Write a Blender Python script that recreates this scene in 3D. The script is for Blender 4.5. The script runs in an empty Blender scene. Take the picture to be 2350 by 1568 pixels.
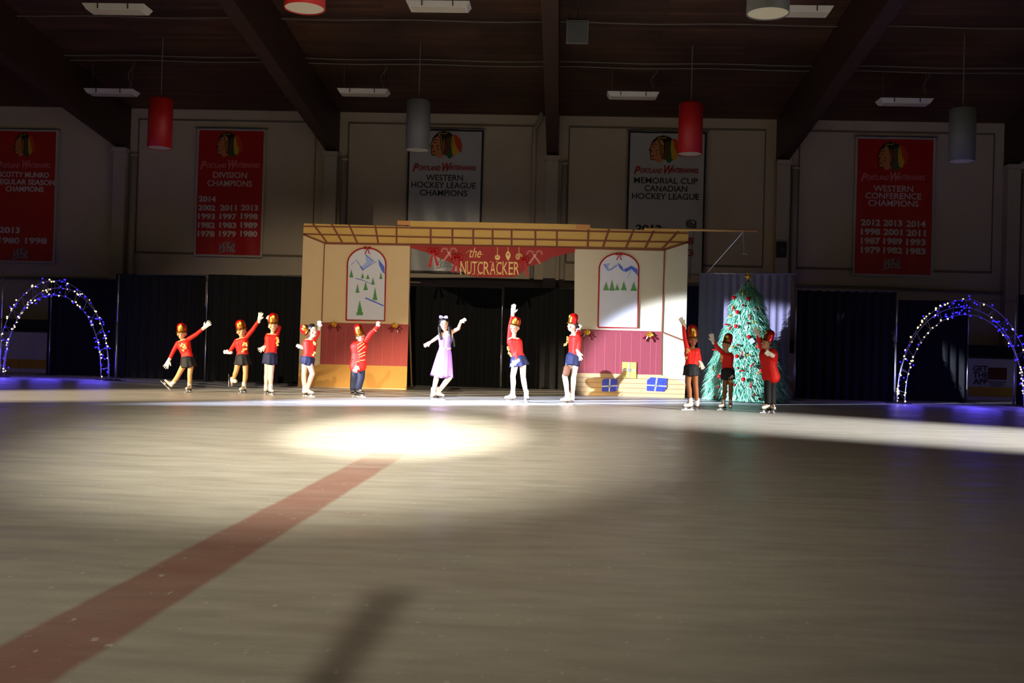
import bpy, bmesh, math, random
from mathutils import Vector, Matrix
random.seed(7)
D = bpy.data; SC = bpy.context.scene; COL = SC.collection
V = Vector
# ------------------------------------------------------------------ camera
FPX = 2400.0; CAM_H = 0.88
YAW = math.radians(2.74); PITCH = math.radians(0.60); ROLL = 0.028
F0 = V((-math.sin(YAW)*math.cos(PITCH), math.cos(YAW)*math.cos(PITCH), math.sin(PITCH)))
R0 = V((math.cos(YAW), math.sin(YAW), 0)); U0 = R0.cross(F0)
R1 = R0*math.cos(ROLL) + U0*math.sin(ROLL); U1 = U0*math.cos(ROLL) - R0*math.sin(ROLL)
EYE = V((0, 0, CAM_H))
cam_d = D.cameras.new('camera'); cam = D.objects.new('camera', cam_d); COL.objects.link(cam)
cam_d.sensor_width = 36.0; cam_d.lens = 36.0*FPX/2350.0; cam_d.clip_end = 200
M = Matrix((R1, U1, -F0)).transposed().to_4x4(); M.translation = EYE; cam.matrix_world = M
SC.camera = cam
def P(px, py, Y):
    """point of the plane y = Y seen at photograph pixel (px, py)"""
    d = F0*FPX + R1*(px-1175.0) + U1*(784.0-py)
    return EYE + d*(Y/d.y)
def G(px, py):
    d = F0*FPX + R1*(px-1175.0) + U1*(784.0-py)
    return EYE + d*(-CAM_H/d.z)
# ------------------------------------------------------------------ view, world, lights
SC.view_settings.view_transform = 'Standard'; SC.view_settings.look = 'None'
SC.view_settings.gamma = 1; SC.view_settings.use_curve_mapping = False
SC.view_settings.exposure = 0.0
W = D.worlds.new('dark_arena'); SC.world = W; W.use_nodes = True
W.node_tree.nodes['Background'].inputs[0].default_value = (1.0, .86, .66, 1)
W.node_tree.nodes['Background'].inputs[1].default_value = 0.05
def spot(name, loc, aim, power, col, deg, blend, rad=.05):
    l = D.lights.new(name, 'SPOT'); o = D.objects.new(name, l); COL.objects.link(o)
    o.location = loc; l.energy = power; l.color = col
    l.spot_size = math.radians(deg); l.spot_blend = blend; l.shadow_soft_size = rad
    o.rotation_euler = (V(aim)-V(loc)).to_track_quat('-Z', 'Y').to_euler()
    return o
WARM = (1.0, .80, .50)
spot('follow_spot_warm', (-.59, -6, 7.5), (-1.62, 10.9, 0), 85000, (1, .91, .70), 9.2, 1.0)
spot('follow_spot_halo', (-.59, -6.05, 7.5), (-1.9, 10.4, 0), 27000, (1, .89, .66), 22, 1.0)
spot('flood_pool', (-.59, -6.1, 7.5), (-2.0, 9.0, 0), 2600, (1, .86, .60), 40, 1.0, .12)
spot('flood_ice', (-.59, -6.2, 7.5), (-1.8, 8.0, 0), 980, (1, .84, .58), 58, 1.0, .16)
spot('flood_set', (-.59, -6.2, 7.5), (-3.2, 19.0, .4), 9500, (1, .83, .58), 29, .8, .03)
spot('follow_spot_cool', (-32, -5, 6.0), (3.4, 22.5, .22), 390000, (.66, .76, 1.0), 5.3, .25, .10)
spot('cool_band_fill', (-32, -5.3, 6.0), (-1.6, 17.9, 0), 560000, (.66, .74, 1.0), 3.3, .7, .10)  # extra beam added to brighten the cool band on the ice
spot('follow_spot_amber', (-27, -4, 5.0), (-7.3, 16.9, .2), 140000, (1.0, .80, .52), 9, .8, .10)
spot('follow_spot_white', (26, -1.5, 5.5), (6.2, 12.7, 0), 200000, (1, .95, .86), 12.5, 1.0, .10)
# ------------------------------------------------------------------ helpers
def tag(o, label=None, cat=None, group=None, kind=None):
    if label: o['label'] = label
    if cat: o['category'] = cat
    if group: o['group'] = group
    if kind: o['kind'] = kind
    return o
def thing(name, label, cat, loc=(0, 0, 0), group=None):
    o = D.objects.new(name, None); COL.objects.link(o); o.location = loc
    o.empty_display_size = .1
    return tag(o, label, cat, group)
def wloc(o):
    v = V((0, 0, 0))
    while o: v += V(o.location); o = o.parent
    return v
def lin(c):
    return tuple((x/12.92 if x <= .04045 else ((x+.055)/1.055)**2.4) for x in c)
MATS = {}
def mat(name, rgb, rough=.6, metal=0., noise=0., nscale=8., bump=0., emit=0., spec=.5, stretch=(1, 1, 1)):
    """rgb is a 0-255 sRGB albedo"""
    if name in MATS: return MATS[name]
    m = D.materials.new(name); MATS[name] = m; m.use_nodes = True
    nt = m.node_tree; b = nt.nodes['Principled BSDF']
    c = lin([x/255 for x in rgb])
    b.inputs['Base Color'].default_value = (*c, 1); b.inputs['Roughness'].default_value = rough
    b.inputs['Metallic'].default_value = metal; b.inputs['Specular IOR Level'].default_value = spec
    if emit:
        b.inputs['Emission Color'].default_value = (*c, 1); b.inputs['Emission Strength'].default_value = emit
    if noise or bump:
        tc = nt.nodes.new('ShaderNodeTexCoord'); mp = nt.nodes.new('ShaderNodeMapping'); mp.inputs['Scale'].default_value = stretch
        n = nt.nodes.new('ShaderNodeTexNoise'); n.inputs['Scale'].default_value = nscale; n.inputs['Detail'].default_value = 4
        nt.links.new(tc.outputs['Object'], mp.inputs[0]); nt.links.new(mp.outputs[0], n.inputs['Vector'])
        if noise:
            mx = nt.nodes.new('ShaderNodeMix'); mx.data_type = 'RGBA'
            mx.inputs[6].default_value = (*[x*(1-noise) for x in c], 1); mx.inputs[7].default_value = (*[min(1, x*(1+noise)) for x in c], 1)
            nt.links.new(n.outputs['Fac'], mx.inputs[0]); nt.links.new(mx.outputs[2], b.inputs['Base Color'])
        if bump:
            bp = nt.nodes.new('ShaderNodeBump'); bp.inputs['Strength'].default_value = bump; bp.inputs['Distance'].default_value = .02
            nt.links.new(n.outputs['Fac'], bp.inputs['Height']); nt.links.new(bp.outputs[0], b.inputs['Normal'])
    return m
class MB:
    def __init__(s): s.v = []; s.f = []; s.m = []
    def add(s, vs, fs, mi=0):
        k = len(s.v); s.v += [V(a) for a in vs]; s.f += [tuple(i+k for i in f) for f in fs]; s.m += [mi]*len(fs); return s
    def box(s, c, size, ax=None, mi=0):
        c = V(c); a = ax or (V((1, 0, 0)), V((0, 1, 0)), V((0, 0, 1)))
        vs = [c + a[0]*size[0]*i/2 + a[1]*size[1]*j/2 + a[2]*size[2]*k/2 for i in (-1, 1) for j in (-1, 1) for k in (-1, 1)]
        return s.add(vs, [(0, 1, 3, 2), (4, 6, 7, 5), (0, 4, 5, 1), (2, 3, 7, 6), (0, 2, 6, 4), (1, 5, 7, 3)], mi)
    def span(s, lo, hi, mi=0):
        lo = V(lo); hi = V(hi); return s.box((lo+hi)/2, hi-lo, None, mi)
    def tube(s, pts, r, n=8, mi=0, cap=True):
        pts = [V(p) for p in pts]; rs = r if isinstance(r, (list, tuple)) else [r]*len(pts)
        k = len(s.v); fs = []; prev = None
        for i, p in enumerate(pts):
            t = (pts[min(i+1, len(pts)-1)]-pts[max(i-1, 0)])
            t = t.normalized() if t.length > 1e-9 else V((0, 0, 1))
            if prev is None: a = t.orthogonal().normalized()
            else: a = (prev - t*prev.dot(t)); a = a.normalized() if a.length > 1e-6 else t.orthogonal().normalized()
            prev = a; b = t.cross(a)
            for q in range(n):
                an = 2*math.pi*q/n; s.v.append(p + (a*math.cos(an)+b*math.sin(an))*rs[i])
            if i:
                for q in range(n):
                    fs.append((k+(i-1)*n+q, k+(i-1)*n+(q+1) % n, k+i*n+(q+1) % n, k+i*n+q))
        if cap:
            fs.append(tuple(k+q for q in reversed(range(n)))); fs.append(tuple(k+(len(pts)-1)*n+q for q in range(n)))
        s.f += fs; s.m += [mi]*len(fs); return s
    def ell(s, c, ax, n=14, mi=0):
        """ellipsoid with the three semi-axis vectors ax"""
        c = V(c); vs = [c+ax[2]]; fs = []; h = n//2
        for i in range(1, h):
            th = math.pi*i/h
            for j in range(n):
                ph = 2*math.pi*j/n
                vs.append(c + ax[0]*math.sin(th)*math.cos(ph) + ax[1]*math.sin(th)*math.sin(ph) + ax[2]*math.cos(th))
        vs.append(c-ax[2])
        for j in range(n): fs.append((0, 1+j, 1+(j+1) % n))
        for i in range(h-2):
            for j in range(n):
                a = 1+i*n; b = a+n; fs.append((a+j, b+j, b+(j+1) % n, a+(j+1) % n))
        a = 1+(h-2)*n; L = len(vs)-1
        for j in range(n): fs.append((a+j, L, a+(j+1) % n))
        return s.add(vs, fs, mi)
    def ball(s, c, r, n=12, mi=0): return s.ell(c, (V((r, 0, 0)), V((0, r, 0)), V((0, 0, r))), n, mi)
    def caps(s, p, q, a, b=None, n=14, mi=0):
        """tapered limb segment, a closed shape"""
        b = a if b is None else b; p = V(p); q = V(q); d = q-p; L = d.length
        if L < 1e-6: return s.ball(p, max(a, b), n, mi)
        t = d/L; pts = []; rs = []
        for i in range(5):
            th = math.pi/2*i/4; 
            pts.append(p - t*a*math.cos(th)); rs.append(max(1e-4, a*math.sin(th)))
        for i in range(5):
            th = math.pi/2*i/4
            pts.append(q + t*b*math.sin(th)); rs.append(max(1e-4, b*math.cos(th)))
        return s.tube(pts, rs, n, mi)
    def chain(s, pts, rs, mi=0):
        for i in range(len(pts)-1): s.caps(pts[i], pts[i+1], rs[i], rs[i+1], 14, mi)
        return s
    def lathe(s, o, ax, prof, n=24, a0=0, a1=2*math.pi, mi=0):
        """prof = [(r, h)]; ax = (x, y, axis)"""
        o = V(o); full = abs(a1-a0-2*math.pi) < 1e-6; m = n if full else n+1; k = len(s.v); fs = []
        for r, h in prof:
            for j in range(m):
                an = a0+(a1-a0)*j/n; s.v.append(o + ax[0]*r*math.cos(an)+ax[1]*r*math.sin(an)+ax[2]*h)
        for i in range(len(prof)-1):
            for j in range(n):
                j2 = (j+1) % m; fs.append((k+i*m+j, k+i*m+j2, k+(i+1)*m+j2, k+(i+1)*m+j))
        s.f += fs; s.m += [mi]*len(fs); return s
    def prism(s, pts, thick, mi=0, back=V((0, 1, 0))):
        """flat piece with a front outline and a thickness behind it"""
        n = len(pts); pts = [V(p) for p in pts]; vs = pts+[p+back*thick for p in pts]
        fs = [tuple(range(n)), tuple(reversed(range(n, 2*n)))]+[(i, i+n, (i+1) % n+n, (i+1) % n) for i in range(n)]
        return s.add(vs, fs, mi)
    def px(s, pts, Y, thick, mi=0): return s.prism([P(a, b, Y) for a, b in pts], thick, mi)
    def bar(s, a, b, w, Y, thick, mi=0):
        dx, dy = b[0]-a[0], b[1]-a[1]; L = math.hypot(dx, dy); nx, ny = -dy/L*w/2, dx/L*w/2
        return s.px([(a[0]+nx, a[1]+ny), (b[0]+nx, b[1]+ny), (b[0]-nx, b[1]-ny), (a[0]-nx, a[1]-ny)], Y, thick, mi)
    def mesh(s, name, off=V((0, 0, 0)), fix=True):
        me = D.meshes.new(name); me.from_pydata([v-off for v in s.v], [], s.f)
        me.polygons.foreach_set('material_index', s.m)
        if fix:
            bm = bmesh.new(); bm.from_mesh(me); bmesh.ops.recalc_face_normals(bm, faces=bm.faces); bm.to_mesh(me); bm.free()
        return me
    def build(s, name, mats, parent=None, smooth=False, fix=True):
        off = wloc(parent) if parent else V((0, 0, 0))
        me = s.mesh(name, off, fix)
        for m in (mats if isinstance(mats, (list, tuple)) else [mats]): me.materials.append(m)
        if smooth:
            me.polygons.foreach_set('use_smooth', [True]*len(me.polygons)); 
        o = D.objects.new(name, me); COL.objects.link(o); o.parent = parent
        return o
def structure(mb, name, mats, smooth=False):
    return tag(mb.build(name, mats, None, smooth), kind='structure')
def remesh(mb, voxel, smooth_it=4):
    me = mb.mesh('tmp'); o = D.objects.new('tmp', me); COL.objects.link(o)
    r = o.modifiers.new('r', 'REMESH'); r.mode = 'VOXEL'; r.voxel_size = voxel
    sm = o.modifiers.new('s', 'SMOOTH'); sm.factor = .5; sm.iterations = smooth_it
    dg = bpy.context.evaluated_depsgraph_get(); dg.update()
    out = D.meshes.new_from_object(o.evaluated_get(dg))
    D.objects.remove(o); D.meshes.remove(me); return out
def fused(mb, name, mats, parent, voxel=.008, it=4, pick=None):
    """one continuous skin over the shapes in mb"""
    me = remesh(mb, voxel, it); off = wloc(parent); me.name = name
    mats = mats if isinstance(mats, (list, tuple)) else [mats]
    me.materials.clear()
    for m in mats: me.materials.append(m)
    if pick: me.polygons.foreach_set('material_index', [pick(p.center) for p in me.polygons])
    else: me.polygons.foreach_set('material_index', [0]*len(me.polygons))
    me.transform(Matrix.Translation(-off)); me.polygons.foreach_set('use_smooth', [True]*len(me.polygons))
    o = D.objects.new(name, me); COL.objects.link(o); o.parent = parent; return o
def lettering(items, name, m, parent, Y, thick=.004, wave=None, split=True):
    """items = [(text, cx, cy, w_px, h_px, shear, bold)] set flat on the plane y = Y"""
    if split and len(items) > 1:
        for it_ in items: lettering([it_], name, m, parent, Y, thick, wave, False)
        return
    allv = MB()
    for (t, cx, cy, w, h, shear, bold) in items:
        cu = D.curves.new('t', 'FONT'); cu.body = t; cu.size = 1; cu.shear = shear; cu.offset = bold; cu.resolution_u = 3; cu.extrude = .02
        o = D.objects.new('t', cu); COL.objects.link(o)
        dg = bpy.context.evaluated_depsgraph_get(); dg.update()
        me = D.meshes.new_from_object(o.evaluated_get(dg))
        xs = [v.co.x for v in me.vertices]; ys = [v.co.y for v in me.vertices]
        x0, x1, y0, y1 = min(xs), max(xs), min(ys), max(ys); c = P(cx, cy, Y); k = Y/FPX
        vs = []
        for v in me.vertices:
            p = V((c.x+((v.co.x-x0)/(x1-x0)-.5)*w*k, Y-(thick if v.co.z > 0 else 0), c.z+((v.co.y-y0)/(y1-y0)-.5)*h*k))
            if wave: p.y += wave(p.x, p.z)
            vs.append(p)
        allv.add(vs, [tuple(p.vertices) for p in me.polygons])
        D.objects.remove(o); D.meshes.remove(me); D.curves.remove(cu)
    return allv.build(name, m, parent)
X_, Y_, Z_ = V((1, 0, 0)), V((0, 1, 0)), V((0, 0, 1))
WALL_Y = 28.7
# ------------------------------------------------------------------ materials
def ice_material():
    m = D.materials.new('ice'); m.use_nodes = True; nt = m.node_tree; L = nt.links; N = nt.nodes.new
    b = nt.nodes['Principled BSDF']
    tc = N('ShaderNodeTexCoord'); sx = N('ShaderNodeSeparateXYZ'); L.new(tc.outputs['Object'], sx.inputs[0])
    def mth(op, a, b2=None, c=None):
        n = N('ShaderNodeMath'); n.operation = op
        for i, x in enumerate((a, b2, c)):
            if x is None: continue
            if isinstance(x, (int, float)): n.inputs[i].default_value = x
            else: L.new(x, n.inputs[i])
        return n.outputs[0]
    def noise(scale, st, det=3):
        mp = N('ShaderNodeMapping'); mp.inputs['Scale'].default_value = st; L.new(tc.outputs['Object'], mp.inputs[0])
        n = N('ShaderNodeTexNoise'); n.inputs['Scale'].default_value = scale; n.inputs['Detail'].default_value = det
        L.new(mp.outputs[0], n.inputs['Vector']); return n.outputs['Fac']
    big = noise(.35, (1, 1, 1)); streak = noise(2.2, (.35, 1.6, 1), 5); fine = noise(60, (1, 1, 1), 2); speck = noise(30, (1, .5, 1), 3)
    wob = noise(3, (1, 1, 1), 4)
    line = mth('ABSOLUTE', mth('ADD', sx.outputs['X'], 1.43))
    line = mth('ADD', line, mth('MULTIPLY', mth('SUBTRACT', wob, .5), .035))
    mask = mth('SUBTRACT', 1, mth('SMOOTHSTEP', line, .135, .16)) if False else None
    mr = N('ShaderNodeMapRange'); mr.interpolation_type = 'SMOOTHSTEP'; L.new(line, mr.inputs[0])
    for i, x in zip((1, 2, 3, 4), (.13, .168, 1, 0)): mr.inputs[i].default_value = x
    fr = N('ShaderNodeMapRange'); fr.interpolation_type = 'SMOOTHSTEP'; L.new(mth('ADD', sx.outputs['Y'], mth('MULTIPLY', streak, 1.4)), fr.inputs[0])
    for i, x in zip((1, 2, 3, 4), (7.6, 10.4, 1, 0)): fr.inputs[i].default_value = x  # red line fades out in colour where the spotlight washes it out
    washed_line = mth('MULTIPLY', mr.outputs[0], mth('MULTIPLY', fr.outputs[0], mth('ADD', .5, mth('MULTIPLY', wob, .3))))
    cr = N('ShaderNodeMix'); cr.data_type = 'RGBA'; cr.inputs[6].default_value = (.38, .37, .34, 1); cr.inputs[7].default_value = (.68, .67, .64, 1)
    mid = noise(7, (.35, 1.3, 1), 6); mm = N('ShaderNodeMapRange'); L.new(mid, mm.inputs[0])
    for i, x in zip((1, 2, 3, 4), (.35, .65, 0, 1)): mm.inputs[i].default_value = x
    L.new(mth('ADD', mth('MULTIPLY', big, .35), mth('ADD', mth('MULTIPLY', streak, .35), mth('MULTIPLY', mm.outputs[0], .3))), cr.inputs[0])
    c2 = N('ShaderNodeMix'); c2.data_type = 'RGBA'; c2.inputs[7].default_value = (.36, .13, .11, 1); L.new(cr.outputs[2], c2.inputs[6]); L.new(washed_line, c2.inputs[0])
    sp = N('ShaderNodeMapRange'); L.new(speck, sp.inputs[0])
    for i, x in zip((1, 2, 3, 4), (.66, .72, 0, .5)): sp.inputs[i].default_value = x
    c3 = N('ShaderNodeMix'); c3.data_type = 'RGBA'; c3.inputs[7].default_value = (.85, .85, .83, 1); L.new(c2.outputs[2], c3.inputs[6]); L.new(sp.outputs[0], c3.inputs[0])
    L.new(c3.outputs[2], b.inputs['Base Color'])
    ro = N('ShaderNodeMapRange'); L.new(streak, ro.inputs[0])
    for i, x in zip((1, 2, 3, 4), (.3, .7, .30, .50)): ro.inputs[i].default_value = x
    L.new(ro.outputs[0], b.inputs['Roughness']); b.inputs['Specular IOR Level'].default_value = .22; b.inputs['IOR'].default_value = 1.31
    bp = N('ShaderNodeBump'); bp.inputs['Strength'].default_value = .35; bp.inputs['Distance'].default_value = .012
    L.new(mth('ADD', mth('MULTIPLY', streak, .8), mth('MULTIPLY', fine, .25)), bp.inputs['Height']); L.new(bp.outputs[0], b.inputs['Normal'])
    return m
def plank_material():
    m = D.materials.new('roof_deck'); m.use_nodes = True; nt = m.node_tree; L = nt.links; N = nt.nodes.new
    b = nt.nodes['Principled BSDF']; tc = N('ShaderNodeTexCoord')
    br = N('ShaderNodeTexBrick'); br.inputs['Scale'].default_value = 1; br.inputs['Brick Width'].default_value = 4.0; br.inputs['Row Height'].default_value = .16
    br.inputs['Mortar Size'].default_value = .006
    br.inputs['Color1'].default_value = (.105, .045, .022, 1); br.inputs['Color2'].default_value = (.055, .022, .012, 1); br.inputs['Mortar'].default_value = (.012, .006, .004, 1)
    L.new(tc.outputs['Object'], br.inputs['Vector'])
    n = N('ShaderNodeTexNoise'); n.inputs['Scale'].default_value = .6; n.inputs['Detail'].default_value = 5; L.new(tc.outputs['Object'], n.inputs['Vector'])
    mx = N('ShaderNodeMix'); mx.data_type = 'RGBA'; mx.blend_type = 'MULTIPLY'; mx.inputs[0].default_value = .8
    cr = N('ShaderNodeMapRange'); L.new(n.outputs['Fac'], cr.inputs[0]); cr.inputs[1].default_value = .3; cr.inputs[2].default_value = .7; cr.inputs[3].default_value = .45; cr.inputs[4].default_value = 1.4
    L.new(br.outputs['Color'], mx.inputs[6]); L.new(cr.outputs[0], mx.inputs[7]); L.new(mx.outputs[2], b.inputs['Base Color'])
    b.inputs['Roughness'].default_value = .6; return m
ICE = ice_material(); DECK = plank_material()
WALLM = mat('painted_block_wall', (196, 180, 158), .8, noise=.12, nscale=1.3, bump=.15)
PILM = mat('painted_pilaster', (176, 164, 148), .75, noise=.1)
BEAM = mat('glulam_beam', (58, 36, 26), .55, noise=.35, nscale=3, stretch=(1, .15, 1))
STEEL = mat('grey_steel', (120, 118, 115), .45, .6)
POLEM = mat('aluminium_pole', (190, 190, 195), .3, .8)
CABLE = mat('grey_cable', (120, 112, 100), .6)
BLACKC = mat('black_drape', (26, 26, 27), .9, noise=.3, nscale=3, spec=.2)
BLK = mat('black_plastic', (18, 18, 19), .5)
LAMPW = mat('lamp_housing_white', (225, 220, 208), .5)
DIFF = mat('lamp_diffuser', (214, 204, 178), .45)
# ------------------------------------------------------------------ shell
structure(MB().span((-24, -9, -.2), (24, WALL_Y+.3, 0)), 'floor', ICE)
structure(MB().span((-24, WALL_Y, 0), (24, WALL_Y+.3, 8)), 'wall_back', WALLM)
def roof_z(y): return 7.42+.11*(WALL_Y-y)
def soffit_z(y): return 6.27+.112*(WALL_Y-y)
c = MB(); c.prism([(-24, -9, roof_z(-9)), (-24, WALL_Y+.3, roof_z(WALL_Y+.3)), (-24, WALL_Y+.3, roof_z(WALL_Y+.3)+.2), (-24, -9, roof_z(-9)+.2)], 48, back=X_)
structure(c, 'ceiling', DECK)
_flag = MB().span((-3.0, -4.72, 7.5-1.48*math.tan(math.radians(5.0))), (2.0, -4.70, 9.2)); FLAG = _flag  # unseen flag added to keep the floods off the back wall
POSTM = MB().span((-.615, -.5, 0), (-.565, -.44, 3.2))  # unseen glass post behind the camera, placed for its shadow streak
# dasher boards behind the drapes
bd = MB().span((-23, 27.0, .34), (23, 27.12, 1.06)); bd.span((-23, 26.99, .0), (23, 27.12, .1))
boards = tag(bd.build('dasher_board', mat('white_board', (196, 192, 184), .35)), 'long white rink dasher boards seen through the gaps beside the drapes', 'rink boards')
MB().span((-23, 26.97, .1), (23, 27.12, .34)).build('kick_plate', mat('yellow_kick', (196, 150, 42), .4), boards)['label'] = 'yellow kick plate along the foot of the white boards'
MB().span((-23, 26.97, 1.06), (23, 27.16, 1.12)).build('cap_rail', BLK, boards)
MB().span((-23, 27.14, .02), (23, 27.2, 1.4)).build('backing', mat('dark_backing', (22, 20, 18), .7), boards)
lettering([('GET', 2250, 846, 32, 13, 0, .03), ('THE', 2250, 861, 32, 13, 0, .03), ('APP', 2250, 876, 32, 13, 0, .03)], 'lettering', mat('ink_dark', (38, 34, 34), .6), boards, 26.995)
a = MB(); cc = P(2289, 858, 26.985); a.box(cc, (.46, .01, .30)); a.build('advert_panel', mat('advert_red', (90, 24, 22), .5), boards)
a = MB()
for k in range(3): a.box(cc+V((0, -.002, -.21-.05*k)), (.44-.06*k, .008, .018))
a.build('advert_text_bars', mat('ink_dark', (38, 34, 34)), boards)
n_trim = 0
def trim(mb, m, smooth=False):
    global n_trim
    n_trim += 1; return structure(mb, 'trim_%d' % n_trim, m, smooth)
trim(FLAG, mat('added_flag_black', (20, 20, 20), .8)); trim(POSTM, mat('stanchion_grey', (150, 150, 150), .4))  # neither is building trim: added light flag and unseen glass post
beam_px = (283, 764, 1269, 1797, 2322)
for i, bx in enumerate(beam_px):
    x = P(bx, 330, WALL_Y-.1).x
    ys = [WALL_Y+.0, 20, 12, 4, -4, -9]
    lo = [(y, soffit_z(y)) for y in ys]; hi = [(y, roof_z(y)+.02) for y in reversed(ys)]
    b_ = MB().prism([(x-.16, y, z) for y, z in lo+hi], .32, back=X_)
    trim(b_, BEAM)
    w = .17
    pl = MB().span((x-w, WALL_Y-.32, 0), (x+w, WALL_Y-.01, soffit_z(WALL_Y)-.14)); pl.span((x-w-.03, WALL_Y-.42, soffit_z(WALL_Y)-.14), (x+w+.03, WALL_Y-.01, soffit_z(WALL_Y)-.02))
    trim(pl, PILM)
    xp = x+.34
    dp = MB().tube([(xp, WALL_Y-.14, 0), (xp, WALL_Y-.14, 6.05)], .085, 12); dp.tube([(xp, WALL_Y-.14, 6.05), (xp, WALL_Y-.14, 6.12)], .1, 12)
    tag(dp.build('downpipe', PILM, None, True), ['painted pipe beside the pilaster left of the division champions banner', 'painted pipe beside the pilaster left of the middle white banner',
        'painted pipe beside the pilaster between the two white banners', 'painted pipe beside the pilaster behind the small black speaker', 'painted pipe beside the pilaster above the lit arch with the board advert'][i], 'pipe', 'painted pipes on the back wall')
# control joints and the ledge under the roof
for i in range(4):
    a0 = P(beam_px[i], 285, WALL_Y).x+.45; a1 = P(beam_px[i+1], 285, WALL_Y).x-.45
    q = MB().span((a0, WALL_Y-.03, 7.10), (a1, WALL_Y, 7.14)); q.span((a0-.01, WALL_Y-.03, 3.4), (a0+.025, WALL_Y, 7.14)); q.span((a1-.025, WALL_Y-.03, 3.4), (a1, WALL_Y, 7.14))
    q.span((a0, WALL_Y-.03, 3.36), (a1, WALL_Y, 3.42))
    trim(q, mat('joint_strip', (120, 108, 92), .8))  # strips along the wall joints, browner than the wall
cp = MB().tube([P(1243, 258, 28.5), P(1241, 275, 28.5), P(1227, 298, 28.5), P(1226, 330, 28.5), P(1220, 640, 28.5)], .06, 10)
tag(cp.build('elbow_pipe', PILM, None, True), 'bent painted pipe running down the wall between the white banners', 'pipe')
hb = MB().tube([P(0, 638, 28.55), P(600, 642, 28.55), P(1100, 640, 28.55), P(1400, 650, 28.55), P(2000, 660, 28.55), P(2350, 676, 28.55)], .035, 6)
tag(hb.build('wall_cable_run', CABLE), 'dark cable run along the wall just above the black drapes', 'cable')
for i, (py0, sag) in enumerate(((46, 0), (143, 0), (151, 0))):
    Yc = (22.5, 25.0, 24.7)[i]; zc = roof_z(Yc)-.06
    tb = MB().tube([(x, Yc, zc-.03*math.sin(x*.9)**2) for x in [i_*.75-20 for i_ in range(54)]], .014, 6)
    tag(tb.build('ceiling_conduit', CABLE), ['thin conduit across the roof deck nearest the top lamps', 'upper of the two conduits across the middle of the roof deck', 'lower of the two conduits across the middle of the roof deck'][i], 'conduit')
# ------------------------------------------------------------------ ceiling lamps
def troffer(cx, cy, Y, wpx, label, faint=False):
    c_ = P(cx, cy, Y); w = wpx*Y/FPX; w = w if faint else 1.24; d = .46 if not faint else .2; h = .10 if not faint else .05
    t = thing('ceiling_lamp', label, 'lamp', c_, 'rectangular lamps under the roof')
    b = MB(); k = len(b.v)
    b.add([c_+V((sx*(w/2-(.06 if z < 0 else 0)), sy*(d/2-(.05 if z < 0 else 0)), z*h/2)) for z in (-1, 1) for sx, sy in ((-1, -1), (1, -1), (1, 1), (-1, 1))],
          [(0, 1, 2, 3), (4, 7, 6, 5), (0, 4, 5, 1), (1, 5, 6, 2), (2, 6, 7, 3), (3, 7, 4, 0)])
    b.build('housing', LAMPW if not faint else mat('dim_housing', (96, 84, 74), .6), t)
    MB().box(c_+V((0, 0, -h/2-.006)), (w-.2, d-.16, .012)).build('diffuser', DIFF if not faint else mat('dim_housing', (96, 84, 74)), t)
    for sx in (-.22, .22): MB().span(c_+V((sx*w*1.1-.008, -d/2-.012, -h/2)), c_+V((sx*w*1.1+.008, -d/2+.01, h/2))).build('clip', BLK, t)
    zr = roof_z(Y)
    for sx in (-.4, .4):
        MB().tube([c_+V((sx*w, 0, h/2)), V((c_.x+sx*w, Y, zr))], .005, 5).build('hanger', CABLE, t)
    if not faint:
        pts = [V((c_.x+.35*w+.05*math.sin(i*1.1)+.10*(i/8)**2, Y-.05, c_.z+h/2+(zr-c_.z-h/2)*i/8)) for i in range(9)]
        MB().tube(pts, .009, 5).build('power_cord', CABLE, t)
troffer(270, 22, 20.2, 145, 'white rectangular lamp at the top, nearest above the cut-off red banner')
troffer(1007, 16, 20.2, 145, 'white rectangular lamp high up between the near red cylinder and the middle beam')
troffer(1832, 27, 20.2, 145, 'white rectangular lamp half behind the near grey cylinder lamp')
troffer(257, 213, 25.3, 115, 'far white rectangular lamp beside the far red cylinder over the red banners')
troffer(835, 213, 25.3, 115, 'far white rectangular lamp beside the grey cylinder over the western league banner')
troffer(1452, 220, 25.3, 115, 'far white rectangular lamp beside the red cylinder over the memorial cup banner')
troffer(2075, 235, 25.3, 122, 'far white rectangular lamp over the western conference banner')
troffer(491, 213, 28.0, 48, 'small dim lamp near the wall above the division champions banner', True)
troffer(1005, 216, 28.0, 50, 'small dim lamp near the wall just behind the far grey cylinder', True)
troffer(1546, 224, 28.0, 50, 'small dim lamp near the wall just behind the far red cylinder', True)
REDCYL = mat('red_enamel', (190, 22, 20), .5); GREYCYL = mat('grey_enamel', (112, 112, 112), .5, noise=.08)
def cylinder_lamp(cx, bottom, Y, m, label):
    c_ = P(cx, bottom, Y); r = .275; H = 1.15
    t = thing('cylinder_lamp', label, 'lamp', c_, 'hanging cylinder lamps')
    MB().lathe(c_, (X_, Y_, Z_), [(r-.012, .03), (r-.012, 0), (r, 0), (r, H-.03), (r-.03, H), (.04, H), (0, H)], 40).build('shade', m, t, True)
    MB().lathe(c_+V((0, 0, .012)), (X_, Y_, Z_), [(0, 0), (r-.014, 0), (r-.014, .02), (0, .02)], 40).build('diffuser', DIFF, t)
    zr = roof_z(Y)
    MB().tube([c_+V((0, 0, H)), V((c_.x, Y, zr))], .012, 6).build('hanging_rod', CABLE, t)
    MB().tube([c_+V((0, 0, H)), c_+V((0, 0, H+.07))], .045, 10).build('ceiling_cap', m, t)
cylinder_lamp(366, 340, 23.8, REDCYL, 'far red cylinder lamp hanging between the two red banners')
cylinder_lamp(958, 345, 23.8, GREYCYL, 'far grey cylinder lamp overlapping the western hockey league banner')
cylinder_lamp(1583, 354, 23.8, REDCYL, 'far red cylinder lamp overlapping the memorial cup banner')
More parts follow.
